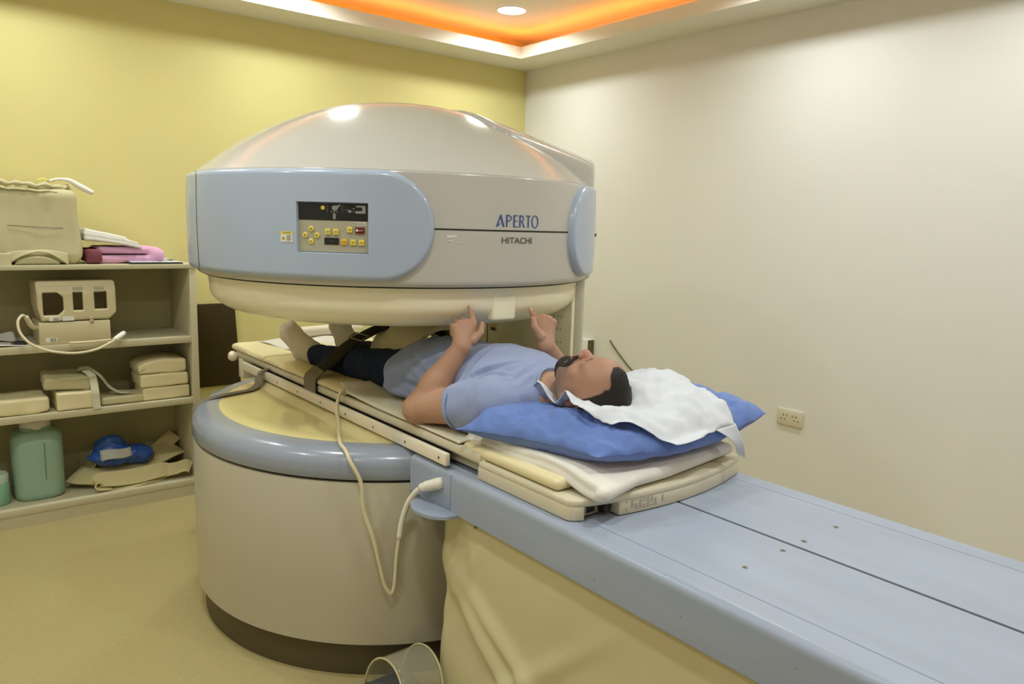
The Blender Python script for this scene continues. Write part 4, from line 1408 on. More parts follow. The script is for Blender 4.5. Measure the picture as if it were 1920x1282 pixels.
# ------------------------------------------------------------------ receiver coil over the legs, straps
bm = NB()
def arch(u, v):
    a = PI * (1 - u)
    y = 2.345 + 0.325 * v
    k = 1 + 0.05 * math.sin(PI * v)
    bulge = 0.012 * math.sin(PI * v)
    return Vector((1.575 + (0.150 + bulge) * math.cos(a) * k, y + 0.02 * math.sin(a) * (1 - 2 * v), 0.872 + (0.180 + bulge) * max(0, math.sin(a)) ** 0.8))
grid_sheet(bm, arch, 40, 16, -0.018)
bmesh.ops.recalc_face_normals(bm, faces=bm.faces)
coil = solo('leg_coil', bm, m_coil, 'beige arched receiver coil over the thighs under the black strap', 'receiver coil', (1.56, 2.68, 0.85), smooth=60)
sp = [(1.180, 2.705, 0.765), (1.178, 2.703, 0.81), (1.180, 2.70, 0.850), (1.215, 2.695, 0.882), (1.262, 2.690, 0.912), (1.325, 2.675, 0.968), (1.385, 2.66, 1.006), (1.46, 2.64, 1.040), (1.56, 2.62, 1.066), (1.66, 2.60, 1.032), (1.74, 2.59, 0.96), (1.80, 2.585, 0.90), (1.868, 2.58, 0.856), (1.878, 2.58, 0.79)]
strp = solo('leg_strap', ribbon(sp, (0, 1, 0), 0.100, 0.003), m_strap, 'black webbing strap buckled across the thighs of the man', 'strap', (1.5, 2.65, 0.85), smooth=180)
tag(strp, 'black webbing strap buckled across the thighs of the man', 'strap')
obj('hook_tape', ribbon([(1.177, 2.705, 0.762), (1.175, 2.703, 0.81), (1.177, 2.70, 0.852), (1.213, 2.695, 0.8845)], (0, 1, 0), 0.104, 0.0035), m_strapg, strp, 180)
# buckle loop
bm = NB()
P0, P1 = Vector((1.352, 2.669, 0.992)), Vector((1.380, 2.661, 1.010))
for q in (P0, P1):
    add_tube(bm, [q + Vector((0, -0.055, 0.0)), q + Vector((0, 0.055, 0.0))], 0.003, seg=8, smooth=False)
for s in (-1, 1):
    add_tube(bm, [P0 + Vector((0, 0.055 * s, 0)), P1 + Vector((0, 0.055 * s, 0))], 0.003, seg=8, smooth=False)
obj('buckle', bm, m_metal, strp, 180)
gs = [(1.183, 3.150, 0.808), (1.150, 3.150, 0.796), (1.135, 3.135, 0.778), (1.105, 3.06, 0.764), (1.05, 2.99, 0.7605), (0.97, 2.96, 0.7605), (0.89, 2.935, 0.7600), (0.838, 2.922, 0.752), (0.812, 2.917, 0.735), (0.8015, 2.914, 0.70), (0.800, 2.913, 0.65), (0.800, 2.913, 0.62)]
solo('grey_strap', ribbon(gs, [(0.2, 1, 0), (-0.3, 1, 0), (-0.3, 1, 0), (0, 1, 0)], 0.036, 0.003), m_strapg, 'grey webbing strap trailing from the couch rail over the round base', 'strap', (1.0, 2.98, 0.757), smooth=180)

# ------------------------------------------------------------------ pillow, sheet, towel
CORN = {(-1, -1): Vector((1.262, 1.222, 0.905)), (1, -1): Vector((1.915, 1.185, 0.935)), (-1, 1): Vector((1.150, 1.672, 0.888)), (1, 1): Vector((1.905, 1.63, 0.935))}
def pil(u, v, side):
    u2 = u * (1 - 0.07 * (1 - v * v) * abs(u) ** 2)
    v2 = v * (1 + (-0.05 if v > 0 else 0.09) * (1 - u * u) * abs(v) ** 2)
    p = Vector((0, 0, 0))
    for (a, b), c in CORN.items():
        p += c * (1 + a * u2) * (1 + b * v2) / 4
    p.z -= 0.022 * (1 - u * u) * max(0, -v) ** 2
    w = max(0, 1 - abs(u) ** 2.6) ** 0.55 * max(0, 1 - abs(v) ** 2.6) ** 0.55
    q = np.array([[p.x, p.y, side * 0.3]])
    wr = float(vnoise(q, 13, 3)[0]) * 0.015 + float(vnoise(q, 34, 6)[0]) * 0.006
    wr += 0.020 * (0.35 - abs(float(vnoise(q, 17, 11)[0]))) + 0.010 * (0.3 - abs(float(vnoise(q, 47, 12)[0])))
    # puckers running in from the edges
    eu, ev = 1 - abs(u), 1 - abs(v)
    wr += 0.009 * math.sin(p.x * 85 + 3 * math.sin(p.y * 30)) * math.exp(-(ev / 0.22) ** 2) + 0.005 * math.sin(p.y * 90) * math.exp(-(eu / 0.2) ** 2)
    if side > 0:
        dent = 0.062 * math.exp(-((p.x - 1.455) / 0.095) ** 2 - ((p.y - 1.44) / 0.14) ** 2) + 0.05 * math.exp(-((p.x - 1.46) / 0.16) ** 2 - ((p.y - 1.66) / 0.10) ** 2)
        p.z += w * 0.096 - dent * w + wr * w ** 0.4
    else:
        p.z = max(p.z - w * 0.075 + wr * 0.5 * w, 0.8705 if w > 0.05 else p.z)
    return p
bm = NB()
NU, NV = 130, 96
tri = []
for side in (1, -1):
    V = [[bm.verts.new(pil(-math.cos(PI * i / NU), -math.cos(PI * j / NV), side)) for j in range(NV + 1)] for i in range(NU + 1)]
    for i in range(NU):
        for j in range(NV):
            f = (V[i][j], V[i + 1][j], V[i + 1][j + 1], V[i][j + 1])
            bm.faces.new(f if side > 0 else f[::-1])
bmesh.ops.remove_doubles(bm, verts=bm.verts, dist=2e-4)
from mathutils.bvhtree import BVHTree
bvh = BVHTree.FromBMesh(bm)
solo('pillow', bm, m_pillow, 'blue disposable pillow under the head of the lying man', 'pillow', (1.55, 1.43, 0.872), smooth=180)
def ptop(x, y, d=0.86):
    h = bvh.ray_cast(Vector((x, y, 1.4)), Vector((0, 0, -1)))
    return h[0].z if h[0] is not None else d
bm = NB()
def paper(u, v):
    # v = 0 at the shoulder, 1 beyond the near edge of the pillow
    x = 1.335 + 0.405 * u + 0.06 * u * (1 - v) + 0.02 * math.sin(v * 7) * (1 - u)
    y = 1.565 - (0.315 + 0.085 * min(1, u / 0.35)) * v + 0.012 * math.sin(u * 9)
    z = ptop(x, y, 0.9)
    s = ptop(x + 0.03, y, 0.9) + ptop(x - 0.03, y, 0.9) + ptop(x, y + 0.03, 0.9) + ptop(x, y - 0.03, 0.9)
    z = max(z + 0.006, s / 4 + 0.004)
    z += 0.004 * math.sin(u * 14 + v * 6) + 0.003 * math.sin(v * 17)
    e = min(u, 1) 
    z += 0.040 * math.exp(-(u / 0.10) ** 2) * math.exp(-((v - 0.03) / 0.10) ** 2)             # lifted corner by the collar
    z += 0.030 * math.exp(-(u / 0.22) ** 2) * math.exp(-((v - 0.55) / 0.32) ** 2) + 0.010 * math.exp(-(u / 0.08) ** 2) * math.sin(v * 19)   # stiff wavy near edge
    z += 0.014 * v ** 6
    z += 0.012 * math.exp(-((u - 0.88) / 0.13) ** 2) * math.exp(-((v - 0.25) / 0.3) ** 2)       # bulge past the crown
    z += 0.020 * math.exp(-((v - 0.42) / 0.16) ** 2) * math.exp(-((u - 0.62) / 0.15) ** 2)
    return Vector((x, y, z))
grid_sheet(bm, paper, 60, 60, 0.0016)
pap = solo('pillow_sheet', bm, m_paper, 'white tissue sheet spread between the head and the blue pillow', 'paper sheet', (1.55, 1.35, 0.95), smooth=180)
bm = NB()
e0 = [paper(0.46 + 0.04 * k, 1.0) for k in range(6)]
def tail(u, v):
    a = paper(0.80 + 0.20 * (u * (1 - 0.75 * v) + 0.7 * v), 1.0)
    return Vector((a.x + 0.035 * v + 0.02 * v * v + 0.018 * math.sin(v * 4) * (1 - u), a.y - 0.012 * math.sin(PI * min(1, v * 1.1)) - 0.010 * v, a.z - 0.095 * v + 0.01 * v * v - 0.02 * v * u))
grid_sheet(bm, tail, 14, 20, 0.0014)
obj('hanging_flap', bm, m_paper, pap, 180)
# folded towel, two layers
S = SDF((1.17, 1.13, 0.79), (1.86, 1.79, 0.90), 0.005)
S.rbox((1.525, 1.47, 0.8395), (0.300, 0.265, 0.0105), 0.010, 0.0)
S.rbox((1.522, 1.468, 0.8600), (0.292, 0.258, 0.0105), 0.010, 0.002)
S.cone((1.235, 1.208, 0.849), (1.815, 1.208, 0.849), 0.017, 0.017, 0.008)
me = S.mesh('towel', 2)
n = len(me.vertices)
co = np.empty(n * 3)
me.vertices.foreach_get('co', co)
co = co.reshape(-1, 3)
dr = np.clip((1.31 - co[:, 1]) / 0.09, 0, 1)
dr = dr * dr * (3 - 2 * dr)
co[:, 2] -= 0.0185 * dr
co[:, 1] -= 0.035 * np.clip(1 - np.abs(co[:, 0] - 1.24) / 0.14, 0, 1) * dr
co[:, 1] += 0.035 * np.clip((co[:, 0] - 1.5) / 0.3, 0, 1) * dr
co[:, 2] += vnoise(co, 12, 3) * 0.004 * (co[:, 2] > 0.845) + 0.006 * np.exp(-((co[:, 0] - 1.22) / 0.03) ** 2) * np.sin(co[:, 1] * 24)
me.vertices.foreach_set('co', co.ravel())
me.update()
o = link('folded_towel', me, m_towel, None, 180)
me.transform(Matrix.Translation(-Vector((1.525, 1.47, 0.829))))
o.location = (1.525, 1.47, 0.829)
tag(o, 'white folded towel under the blue pillow at the head of the couch', 'towel')
# ------------------------------------------------------------------ storage shelves by the yellow wall
SX0, SX1, SY0, SY1 = -0.08, 1.130, 3.98, 4.385
shf = thing('shelving_unit', 'beige open shelving unit with three bays against the yellow wall', 'shelf', (0.525, 4.18, 0))
obj('top_board', box(SX0 - 0.002, SX1 + 0.002, SY0 - 0.004, SY1, 1.194, 1.216, 0.002), m_shelf, shf)
for z0, z1 in ((0.815, 0.848), (0.496, 0.527), (0.058, 0.090)):
    obj('shelf_board', box(SX0 + 0.03, SX1 - 0.032, SY0 + 0.002, SY1 - 0.02, z0, z1, 0.002), m_shelf, shf)
for x0 in (SX0, SX1 - 0.033):
    obj('side_panel', box(x0, x0 + 0.033, SY0, SY1, 0.0, 1.194, 0.002), m_shelf, shf)
obj('back_panel', box(SX0 + 0.03, SX1 - 0.03, SY1 - 0.022, SY1 - 0.004, 0.0, 1.194), m_shelfback, shf)
obj('kick_board', box(SX0 + 0.03, SX1 - 0.032, SY0 + 0.006, SY0 + 0.024, 0.0, 0.058), m_shelf, shf)

def soft(name, m, c, hs, label, cat, rad=0.012, R=None, warp=None, group=None, h=0.005, parent=None, relax=1):
    """a soft rounded slab"""
    c = np.array(c)
    e = np.abs(np.array(R)) @ np.array(hs) if R is not None else np.array(hs)
    S = SDF(c - e - 0.025, c + e + 0.025, h)
    S.rbox(c, hs, min(rad, min(hs) - 0.0005), R=R)
    me = S.mesh(name, relax)
    if warp:
        n = len(me.vertices)
        co = np.empty(n * 3)
        me.vertices.foreach_get('co', co)
        co = warp(co.reshape(-1, 3))
        me.vertices.foreach_set('co', co.ravel())
        me.update()
    o = link(name, me, m, parent, 180)
    if parent is None:
        b = Vector((c[0], c[1], c[2] - e[2]))
        me.transform(Matrix.Translation(-b))
        o.location = b
        tag(o, label, cat, group)
    return o

# cloth-covered cylinder on top
T0 = 1.217
S = SDF((0.02, 3.94, 1.20), (0.72, 4.42, 1.66), 0.007)
S.rbox((0.365, 4.185, 1.395), (0.276, 0.182, 0.178), 0.05)
me = S.mesh('cloth_cover', 3)
def cw(c):
    tz = (c[:, 2] - 1.2) / 0.4
    return -0.018 * tz + vnoise(c * np.array([1, 1, 0.5]), 9, 2) * 0.008 + vnoise(c * np.array([1, 1, 0.35]), 22, 3) * 0.004
displace(me, cw)
bag = link('covered_drum', me, m_bag, None, 180)
me.transform(Matrix.Translation(-Vector((0.365, 4.185, T0))))
bag.location = (0.365, 4.185, T0)
tag(bag, 'big drum wrapped in beige cloth with a gathered rim on top of the shelves', 'covered drum')
def rim(hw, hd, z, wob, n=120):
    out = []
    for k in range(n + 1):
        t = 2 * PI * k / n
        c_, s_ = math.cos(t), math.sin(t)
        q = (abs(c_) ** 4 + abs(s_) ** 4) ** -0.25
        out.append((0.365 + hw * q * c_, 4.185 + hd * q * s_, z + wob * math.sin(t * 17) + wob * math.sin(t * 29 + 1) - 0.012 * c_))
    return out
obj('gathered_rim', tube(rim(0.258, 0.168, 1.553, 0.0016), lambda t: 0.006 + 0.0015 * math.sin(t * 260), seg=8, n=1), m_bag, bag, 180)
obj('gathered_rim', tube(rim(0.243, 0.155, 1.578, 0.003), lambda t: 0.010 + 0.003 * math.sin(t * 190), seg=8, n=1), m_bag, bag, 180)
obj('slit', tube([(0.345, 4.0085, 1.392), (0.42, 4.0065, 1.388), (0.50, 4.0065, 1.384), (0.560, 4.0095, 1.383)], 0.0011, seg=6), m_seam, bag, 180)
obj('plug_lead', tube([(0.52, 4.09, 1.592), (0.56, 4.08, 1.606), (0.605, 4.07, 1.602), (0.65, 4.065, 1.575), (0.70, 4.06, 1.548)], lambda t: 0.007 + 0.008 * (1 - abs(2 * max(0.4, t) - 1.55) if t > 0.4 else 0), seg=12), m_cablew, bag, 180)
obj('yellow_tag', ribbon([(0.475, 4.07, 1.597), (0.50, 4.07, 1.606), (0.525, 4.07, 1.600)], (0, 1, 0.2), 0.03, 0.002), m_yel, bag, 180)
bm = NB()
def flap(u, v):
    x = 0.335 + 0.235 * u
    a = math.sin(PI * u)
    return Vector((x, 3.998 - 0.008 * v - 0.012 * a, 1.272 + 0.012 * a - v * (0.050 * abs(2 * u - 1) ** 1.5 + 0.006) + 0.002 * math.sin(u * 11)))
grid_sheet(bm, flap, 40, 8, 0.003)
obj('bottom_flap', bm, m_bag, bag, 180)
bm = NB()
grid_sheet(bm, lambda u, v: Vector((0.24 + 0.11 * u, 3.99 - 0.004 * v, 1.27 - 0.05 * v - 0.01 * u * v)), 10, 8, 0.003)
obj('bottom_flap', bm, m_bag, bag, 180)
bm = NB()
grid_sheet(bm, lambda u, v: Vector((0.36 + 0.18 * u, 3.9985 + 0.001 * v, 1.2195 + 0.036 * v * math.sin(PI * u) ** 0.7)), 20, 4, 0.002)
obj('opening_shadow', bm, m_shelfback, bag, 180)  # olive patch stands in for the shadow below the flap
# textiles on top
def fold_warp(amp, seed):
    return lambda co: co + np.stack([vnoise(co, 14, seed) * amp * 0.6, vnoise(co, 16, seed + 1) * amp * 0.6, vnoise(co, 13, seed + 2) * amp], 1)
S = SDF((0.64, 3.98, 1.20), (1.05, 4.36, 1.34), 0.005)
S.rbox((0.845, 4.17, 1.2385), (0.145, 0.115, 0.0205), 0.020)
S.rbox((0.842, 4.172, 1.2795), (0.138, 0.110, 0.0195), 0.019, 0.001)
S.cone((0.972, 4.07, 1.258), (0.972, 4.27, 1.258), 0.036, 0.036, 0.012)
me = S.mesh('blanket', 2)
o = link('folded_blanket', me, m_pink, None, 180)
displace(me, lambda c: vnoise(c, 16, 2) * 0.005)
me.transform(Matrix.Translation(-Vector((0.845, 4.17, T0))))
o.location = (0.845, 4.17, T0)
tag(o, 'pink folded fleece blanket beside the cloth-covered drum on the shelf top', 'blanket')
def wwarp(co):
    t = np.clip((co[:, 0] - 0.645) / 0.26, 0, 1)
    co = co.copy()
    co[:, 2] = 1.302 + (co[:, 2] - 1.302) * (1 - 0.45 * t) - 0.026 * t + 0.004 * np.sin(t * PI) + vnoise(co, 18, 4) * 0.003
    co[:, 1] += 0.02 * t * np.sign(co[:, 1] - 4.15)
    return co
S = SDF((0.60, 3.99, 1.24), (0.96, 4.32, 1.42), 0.005)
S.rbox((0.775, 4.155, 1.338), (0.125, 0.100, 0.010), 0.009)
S.rbox((0.768, 4.155, 1.358), (0.118, 0.097, 0.012), 0.010, 0.004)
S.rbox((0.745, 4.15, 1.376), (0.090, 0.088, 0.010), 0.009, 0.008)
me = S.mesh('cloth', 2)
n = len(me.vertices)
co = np.empty(n * 3)
me.vertices.foreach_get('co', co)
co = wwarp(co.reshape(-1, 3))
me.vertices.foreach_set('co', co.ravel())
me.update()
o = link('folded_cloth', me, m_towel, None, 180)
me.transform(Matrix.Translation(-Vector((0.78, 4.155, 1.30))))
o.location = (0.78, 4.155, 1.30)
tag(o, 'cream white folded cloth lying on the pink blanket', 'cloth')
soft('knitted_garment', m_mauve, (0.684, 4.10, 1.258), (0.034, 0.075, 0.040), 'mauve knitted garment squeezed between the cloth drum and the pink blanket', 'garment', 0.014, warp=fold_warp(0.026, 5))
t = thing('clipboard', 'black clipboard with white papers at the front edge of the shelf top', 'clipboard', (0.95, 4.08, T0))
obj('board', box(0.83, 1.075, 3.995, 4.10, T0, T0 + 0.006, 0.002), m_dark, t)
obj('paper', box(0.838, 0.965, 4.0, 4.09, T0 + 0.006, T0 + 0.012, 0.001), m_paper, t)
obj('paper', box(0.972, 1.062, 4.0, 4.09, T0 + 0.006, T0 + 0.010, 0.001), m_paper, t)
bm = NB()
grid_sheet(bm, lambda u, v: Vector((0.995 + 0.09 * u, 4.13 + 0.12 * v, T0 + 0.016 + 0.012 * math.sin(u * 5) * v)), 12, 8, 0.002)
solo('paper_sheet', bm, m_paper, 'loose white paper behind the clipboard on the shelf top', 'paper sheet', (1.04, 4.19, T0), smooth=180)

# head coil on the second shelf
Z2 = 0.848
hc = thing('head_coil', 'beige head coil with three windows and a looped cable on the upper shelf', 'receiver coil', (0.6, 4.16, Z2))
obj('lower_box', box(0.448, 0.742, 4.045, 4.28, Z2 + 0.001, 0.952, 0.005), m_coil, hc)
S = SDF((0.42, 4.0, 0.94), (0.80, 4.32, 1.16), 0.004)
S.rbox((0.610, 4.165, 1.048), (0.163, 0.120, 0.092), 0.012)
X = S.full()
S.F = np.maximum(S.F, ((X[0] - 0.772) + (0.99 - X[2])) * 0.707)
S.F = np.maximum(S.F, ((0.452 - X[0]) * 1.0 + (1.0 - X[2]) * 0.25))
S.F = np.maximum(S.F, ((4.045 - X[1]) * 0.85 + (X[2] - 1.085) * 0.5) * 0.9)
cav = np.maximum(np.maximum(np.abs(X[0] - 0.610) - 0.150, np.abs(X[1] - 4.175) - 0.108), np.abs(X[2] - 1.045) - 0.072)
S.F = np.maximum(S.F, -cav)
def win(x0, x1, z0, z1, ch=0.0):
    d = np.maximum(np.maximum(np.maximum(x0 - X[0], X[0] - x1), np.maximum(z0 - X[2], X[2] - z1)), X[1] - 4.12)
    if ch:
        d = np.maximum(d, ((X[0] - x1) + np.abs(X[2] - (z0 + z1) / 2) - (z1 - z0) / 2 + ch) * 0.707)
    return d
for w in (win(0.470, 0.552, 0.984, 1.088, 0.022), win(0.592, 0.632, 1.004, 1.088), win(0.680, 0.733, 1.006, 1.088)):
    S.F = np.maximum(S.F, -w)
S.F = S.F.astype(np.float32)
hood = link('hood', S.mesh('hood', 1), m_coil, hc, 60)
# slide rails across two windows
for x in (0.5935, 0.6815):
    obj('window_block', box(x, x + 0.042, 4.052, 4.10, 1.086, 1.112, 0.003), m_greyp, hood)
def plate(x0, x1, z0, z1, par, dark=True):
    p = obj('label_plate', box(x0, x1, 4.0436, 4.0456, z0, z1, 0.0), m_label, par, 0)
    bm = NB()
    n = 3
    for k in range(n):
        xa = x0 + (x1 - x0) * (0.40 + 0.18 * k)
        w = (x1 - x0) * 0.13
        for (a, b, c_, d) in ((0, 1, 0.75, 0.88), (0, 1, 0.44, 0.56), (0, 1, 0.12, 0.25), (0, 0.3, 0.12, 0.5) if k % 2 else (0.7, 1, 0.12, 0.5), (0, 0.3, 0.5, 0.88)):
            add_box(bm, xa + a * w, xa + b * w, 4.0432, 4.0437, z0 + c_ * (z1 - z0), z0 + d * (z1 - z0))
    obj('label_digits', bm, m_print, p, 0)
    return p
plate(0.49, 0.535, 0.958, 0.974, hc)
plate(0.472, 0.518, 0.862, 0.880, hc)
obj('label_plate', box(0.543, 0.592, 4.0436, 4.0456, 0.957, 0.976, 0.0), m_label, hc, 0)
obj('hinge', box(0.655, 0.672, 4.0425, 4.046, 0.938, 0.970, 0.001), m_coil, hc)
for x in (0.6595, 0.6685):
    for z in (0.945, 0.962):
        obj('screw', box(x - 0.0022, x + 0.0022, 4.0415, 4.043, z - 0.0022, z + 0.0022), m_dark, hc, 0)
obj('socket_arm', tube([(0.452, 4.08, 0.925), (0.425, 4.06, 0.935), (0.40, 4.045, 0.985)], lambda t: 0.011, seg=12), m_coil, hc, 180)
obj('cable', tube([(0.402, 4.046, 0.982), (0.385, 4.03, 0.992), (0.366, 4.01, 0.965), (0.372, 3.99, 0.915), (0.41, 3.97, 0.866), (0.48, 3.958, 0.832), (0.574, 3.952, 0.817), (0.66, 3.958, 0.826), (0.73, 3.985, 0.852), (0.765, 4.01, 0.868)], 0.0062, seg=10), m_cable, hc, 180)
obj('plug', tube([(0.745, 3.995, 0.860), (0.775, 4.02, 0.873), (0.80, 4.045, 0.885)], lambda t: 0.010 + 0.003 * math.sin(t * 3), seg=14), m_cablew, hc, 180)
obj('cable', tube([(0.56, 4.012, 0.8565), (0.65, 4.008, 0.8565), (0.74, 4.03, 0.8565)], 0.0055, seg=10), m_cable, hc, 180)
hc.location += Vector((-0.012, -0.055, 0.0))
t = thing('magazine', 'grey magazine and sheets lying at the left of the head coil', 'magazine', (0.3, 4.1, Z2))
bm = NB()
grid_sheet(bm, lambda u, v: Vector((0.17 + 0.25 * u, 4.0 + 0.22 * v, Z2 + 0.006 + 0.006 * math.sin(u * 4 + v * 2))), 10, 10, 0.004)
obj('pages', bm, m_label, t, 180)
bm = NB()
grid_sheet(bm, lambda u, v: Vector((0.325 + 0.06 * u + 0.03 * v, 4.01 + 0.12 * v, Z2 + 0.0125 + 0.006 * math.sin((0.155 + 0.06 * u) / 0.25 * 4 + v))), 6, 6, 0.001)
obj('dark_page', bm, m_print, t, 180)
bm = NB()
grid_sheet(bm, lambda u, v: Vector((0.16 + 0.20 * u, 4.14 + 0.14 * v, Z2 + 0.022 + 0.014 * math.sin(u * 5 + v * 3))), 14, 10, 0.002)
solo('plastic_sleeve', bm, m_label, 'crumpled pale plastic sleeve behind the magazine on the upper shelf', 'sleeve', (0.26, 4.2, Z2), smooth=180)

# pads on the third shelf
Z3 = 0.5275
G3 = 'cream foam pads on the middle shelf'
soft('foam_pad', m_pad, (0.235, 4.10, Z3 + 0.039), (0.225, 0.10, 0.038), 'flat cream foam pad at the far left of the middle shelf', 'pad', 0.016, warp=fold_warp(0.006, 1), group=G3)
soft('foam_block', m_pad, (0.575, 4.075, Z3 + 0.044), (0.088, 0.085, 0.043), 'cream foam block with a pale strap around it on the middle shelf', 'foam block', 0.008, warp=fold_warp(0.004, 2), group=G3)
Rt = Matrix.Rotation(0.10, 3, 'Y') @ Matrix.Rotation(0.10, 3, 'X')
soft('foam_pad', m_bag, (0.545, 4.10, Z3 + 0.130), (0.100, 0.085, 0.030), 'beige pad tilted on top of the strapped foam block', 'pad', 0.012, R=np.array(Rt), warp=fold_warp(0.006, 3), group=G3)
soft('foam_pad', m_bag, (0.775, 4.085, Z3 + 0.020), (0.098, 0.080, 0.019), 'thin beige pad lying between the strapped block and the stack of three', 'pad', 0.010, warp=fold_warp(0.004, 4), group=G3)
bm_ = ribbon([(0.625, 4.08, Z3 + 0.175), (0.645, 4.02, Z3 + 0.150), (0.648, 3.985, Z3 + 0.085), (0.650, 3.982, Z3 + 0.04), (0.652, 3.978, Z3 - 0.006)], (1, 0, 0), 0.034, 0.003)
solo('velcro_strap', bm_, m_velcro, 'short pale strap hanging down the front of the foam block', 'strap', (0.645, 4.04, Z3), smooth=180)
bm_ = ribbon([(0.60, 4.12, Z3 + 0.176), (0.645, 4.10, Z3 + 0.180), (0.69, 4.075, Z3 + 0.140), (0.725, 4.055, Z3 + 0.085), (0.77, 4.05, Z3 + 0.055), (0.82, 4.06, Z3 + 0.046)], [(0, 1, 0.2), (0.3, 1, 0.2), (0.2, 1, 0)], 0.036, 0.003)
solo('velcro_strap', bm_, m_velcro, 'long pale strap trailing from the tilted pad onto the thin pad', 'strap', (0.71, 4.08, Z3), smooth=180)
bm_ = ribbon([(0.452, 4.16, Z3 + 0.15), (0.462, 4.15, Z3 + 0.172), (0.50, 4.145, Z3 + 0.182)], (0, 1, 0), 0.05, 0.012)
soft('foam_pad', m_pad, (0.975, 4.10, Z3 + 0.034), (0.112, 0.095, 0.033), 'bottom cream pad of the stack of three at the right of the middle shelf', 'pad', 0.008, warp=fold_warp(0.003, 5), group=G3)
soft('foam_pad', m_pad, (0.968, 4.10, Z3 + 0.102), (0.115, 0.10, 0.033), 'middle cream pad of the stack of three at the right of the middle shelf', 'pad', 0.010, warp=fold_warp(0.004, 6), group=G3)
def topw(co):
    co = fold_warp(0.004, 7)(co)
    t = np.clip((0.93 - co[:, 0]) / 0.1, 0, 1)
    co[:, 2] -= 0.030 * t * t * (co[:, 2] > Z3 + 0.17)
    co[:, 2] += 0.010 * np.exp(-((co[:, 0] - 0.97) / 0.07) ** 2) * (co[:, 2] > Z3 + 0.17)
    return co
soft('foam_pad', m_pad, (0.960, 4.10, Z3 + 0.170), (0.113, 0.10, 0.032), 'top cream pad of the stack of three at the right of the middle shelf', 'pad', 0.010, warp=topw, group=G3)

# bottom shelf
Z4 = 0.0905
jc = (0.412, 4.165)
def sq_lathe(prof, c, seg=64, e=3.2):
    bm = NB()
    rings = []
    for r, z in prof:
        ring_ = []
        for k in range(seg):
            t = 2 * PI * k / seg
            q = (abs(math.cos(t)) ** e + abs(math.sin(t)) ** e) ** (-1 / e)
            ring_.append(bm.verts.new((c[0] + r * q * math.cos(t), c[1] + r * q * math.sin(t), z)))
        rings.append(ring_)
    for A, B_ in zip(rings, rings[1:]):
        for k in range(seg):
            bm.faces.new((A[k], A[(k + 1) % seg], B_[(k + 1) % seg], B_[k]))
    bm.faces.new(rings[0][::-1])
    bm.faces.new(rings[-1])
    bmesh.ops.recalc_face_normals(bm, faces=bm.faces)
    return bm
t = thing('plastic_jug', 'large green translucent jug with white cap on the bottom shelf', 'jug', (jc[0], jc[1], Z4))
obj('body', sq_lathe([(0.094, Z4), (0.103, Z4 + 0.008), (0.106, Z4 + 0.03), (0.107, Z4 + 0.27), (0.105, Z4 + 0.30), (0.092, Z4 + 0.322), (0.066, Z4 + 0.332), (0.062, Z4 + 0.345)], jc), m_jug, t, 50)
obj('cap', lathe([(0.0, Z4 + 0.375), (0.06, Z4 + 0.375), (0.064, Z4 + 0.37), (0.065, Z4 + 0.338), (0.06, Z4 + 0.336)], jc, seg=48), m_label, t)
obj('level_strip', box(0.432, 0.434, jc[1] - 0.1085, jc[1] - 0.106, Z4 + 0.10, Z4 + 0.28), m_print, t, 0)
jb = (0.235, 4.12)
t = thing('plastic_jar', 'small teal plastic jar left of the green jug on the bottom shelf', 'jar', (jb[0], jb[1], Z4))
obj('body', lathe([(0.0, Z4), (0.050, Z4), (0.056, Z4 + 0.008), (0.056, Z4 + 0.10), (0.050, Z4 + 0.115)], jb, seg=40), m_jar, t)
obj('lid', lathe([(0.053, Z4 + 0.106), (0.054, Z4 + 0.140), (0.048, Z4 + 0.148), (0.0, Z4 + 0.148)], jb, seg=40), mat('pale_teal_lid', rgb(190, 208, 190), 0.5), t)
GB = 'beige cloth belts heaped on the bottom shelf'
def belt(pts, side, w, th, label):
    bm = ribbon(pts, side, w, th)
    o = obj('cloth_belt', bm, m_belt, None, 60)
    displace(o.data, lambda c: vnoise(c, 26, 3) * 0.002)
    c = Vector((sum(p[0] for p in pts) / len(pts), sum(p[1] for p in pts) / len(pts), min(p[2] for p in pts)))
    o.data.transform(Matrix.Translation(-c))
    o.location = c
    return tag(o, label, 'belt', GB)
belt([(0.565, 4.20, Z4 + 0.062), (0.62, 4.15, Z4 + 0.058), (0.70, 4.12, Z4 + 0.055), (0.80, 4.14, Z4 + 0.068), (0.92, 4.19, Z4 + 0.085), (1.03, 4.24, Z4 + 0.105), (1.075, 4.26, Z4 + 0.11)], [(0.2, 1, 0.3), (0.0, 1, 0.35), (-0.2, 1, 0.4), (-0.3, 1, 0.4)], 0.13, 0.006, 'long beige belt lying across the heap under the blue bag')
belt([(0.70, 4.06, Z4 + 0.012), (0.64, 4.05, Z4 + 0.030), (0.655, 4.06, Z4 + 0.052), (0.74, 4.05, Z4 + 0.050), (0.84, 4.05, Z4 + 0.048), (0.95, 4.06, Z4 + 0.055), (0.985, 4.055, Z4 + 0.045)], [(0, 1, 0.2), (0, 1, 0.5), (0, 1, 1.0), (0, 1, 0.9), (0, 1, 0.7)], 0.085, 0.006, 'folded beige belt at the front of the heap on the bottom shelf')
belt([(0.67, 4.06, Z4 + 0.006), (0.76, 4.04, Z4 + 0.010), (0.86, 4.05, Z4 + 0.022), (0.93, 4.07, Z4 + 0.020), (0.97, 4.10, Z4 + 0.030)], [(0.1, 1, 0.3), (0, 1, 0.5), (0, 1, 0.3)], 0.07, 0.006, 'beige belt lying flattest at the foot of the heap')
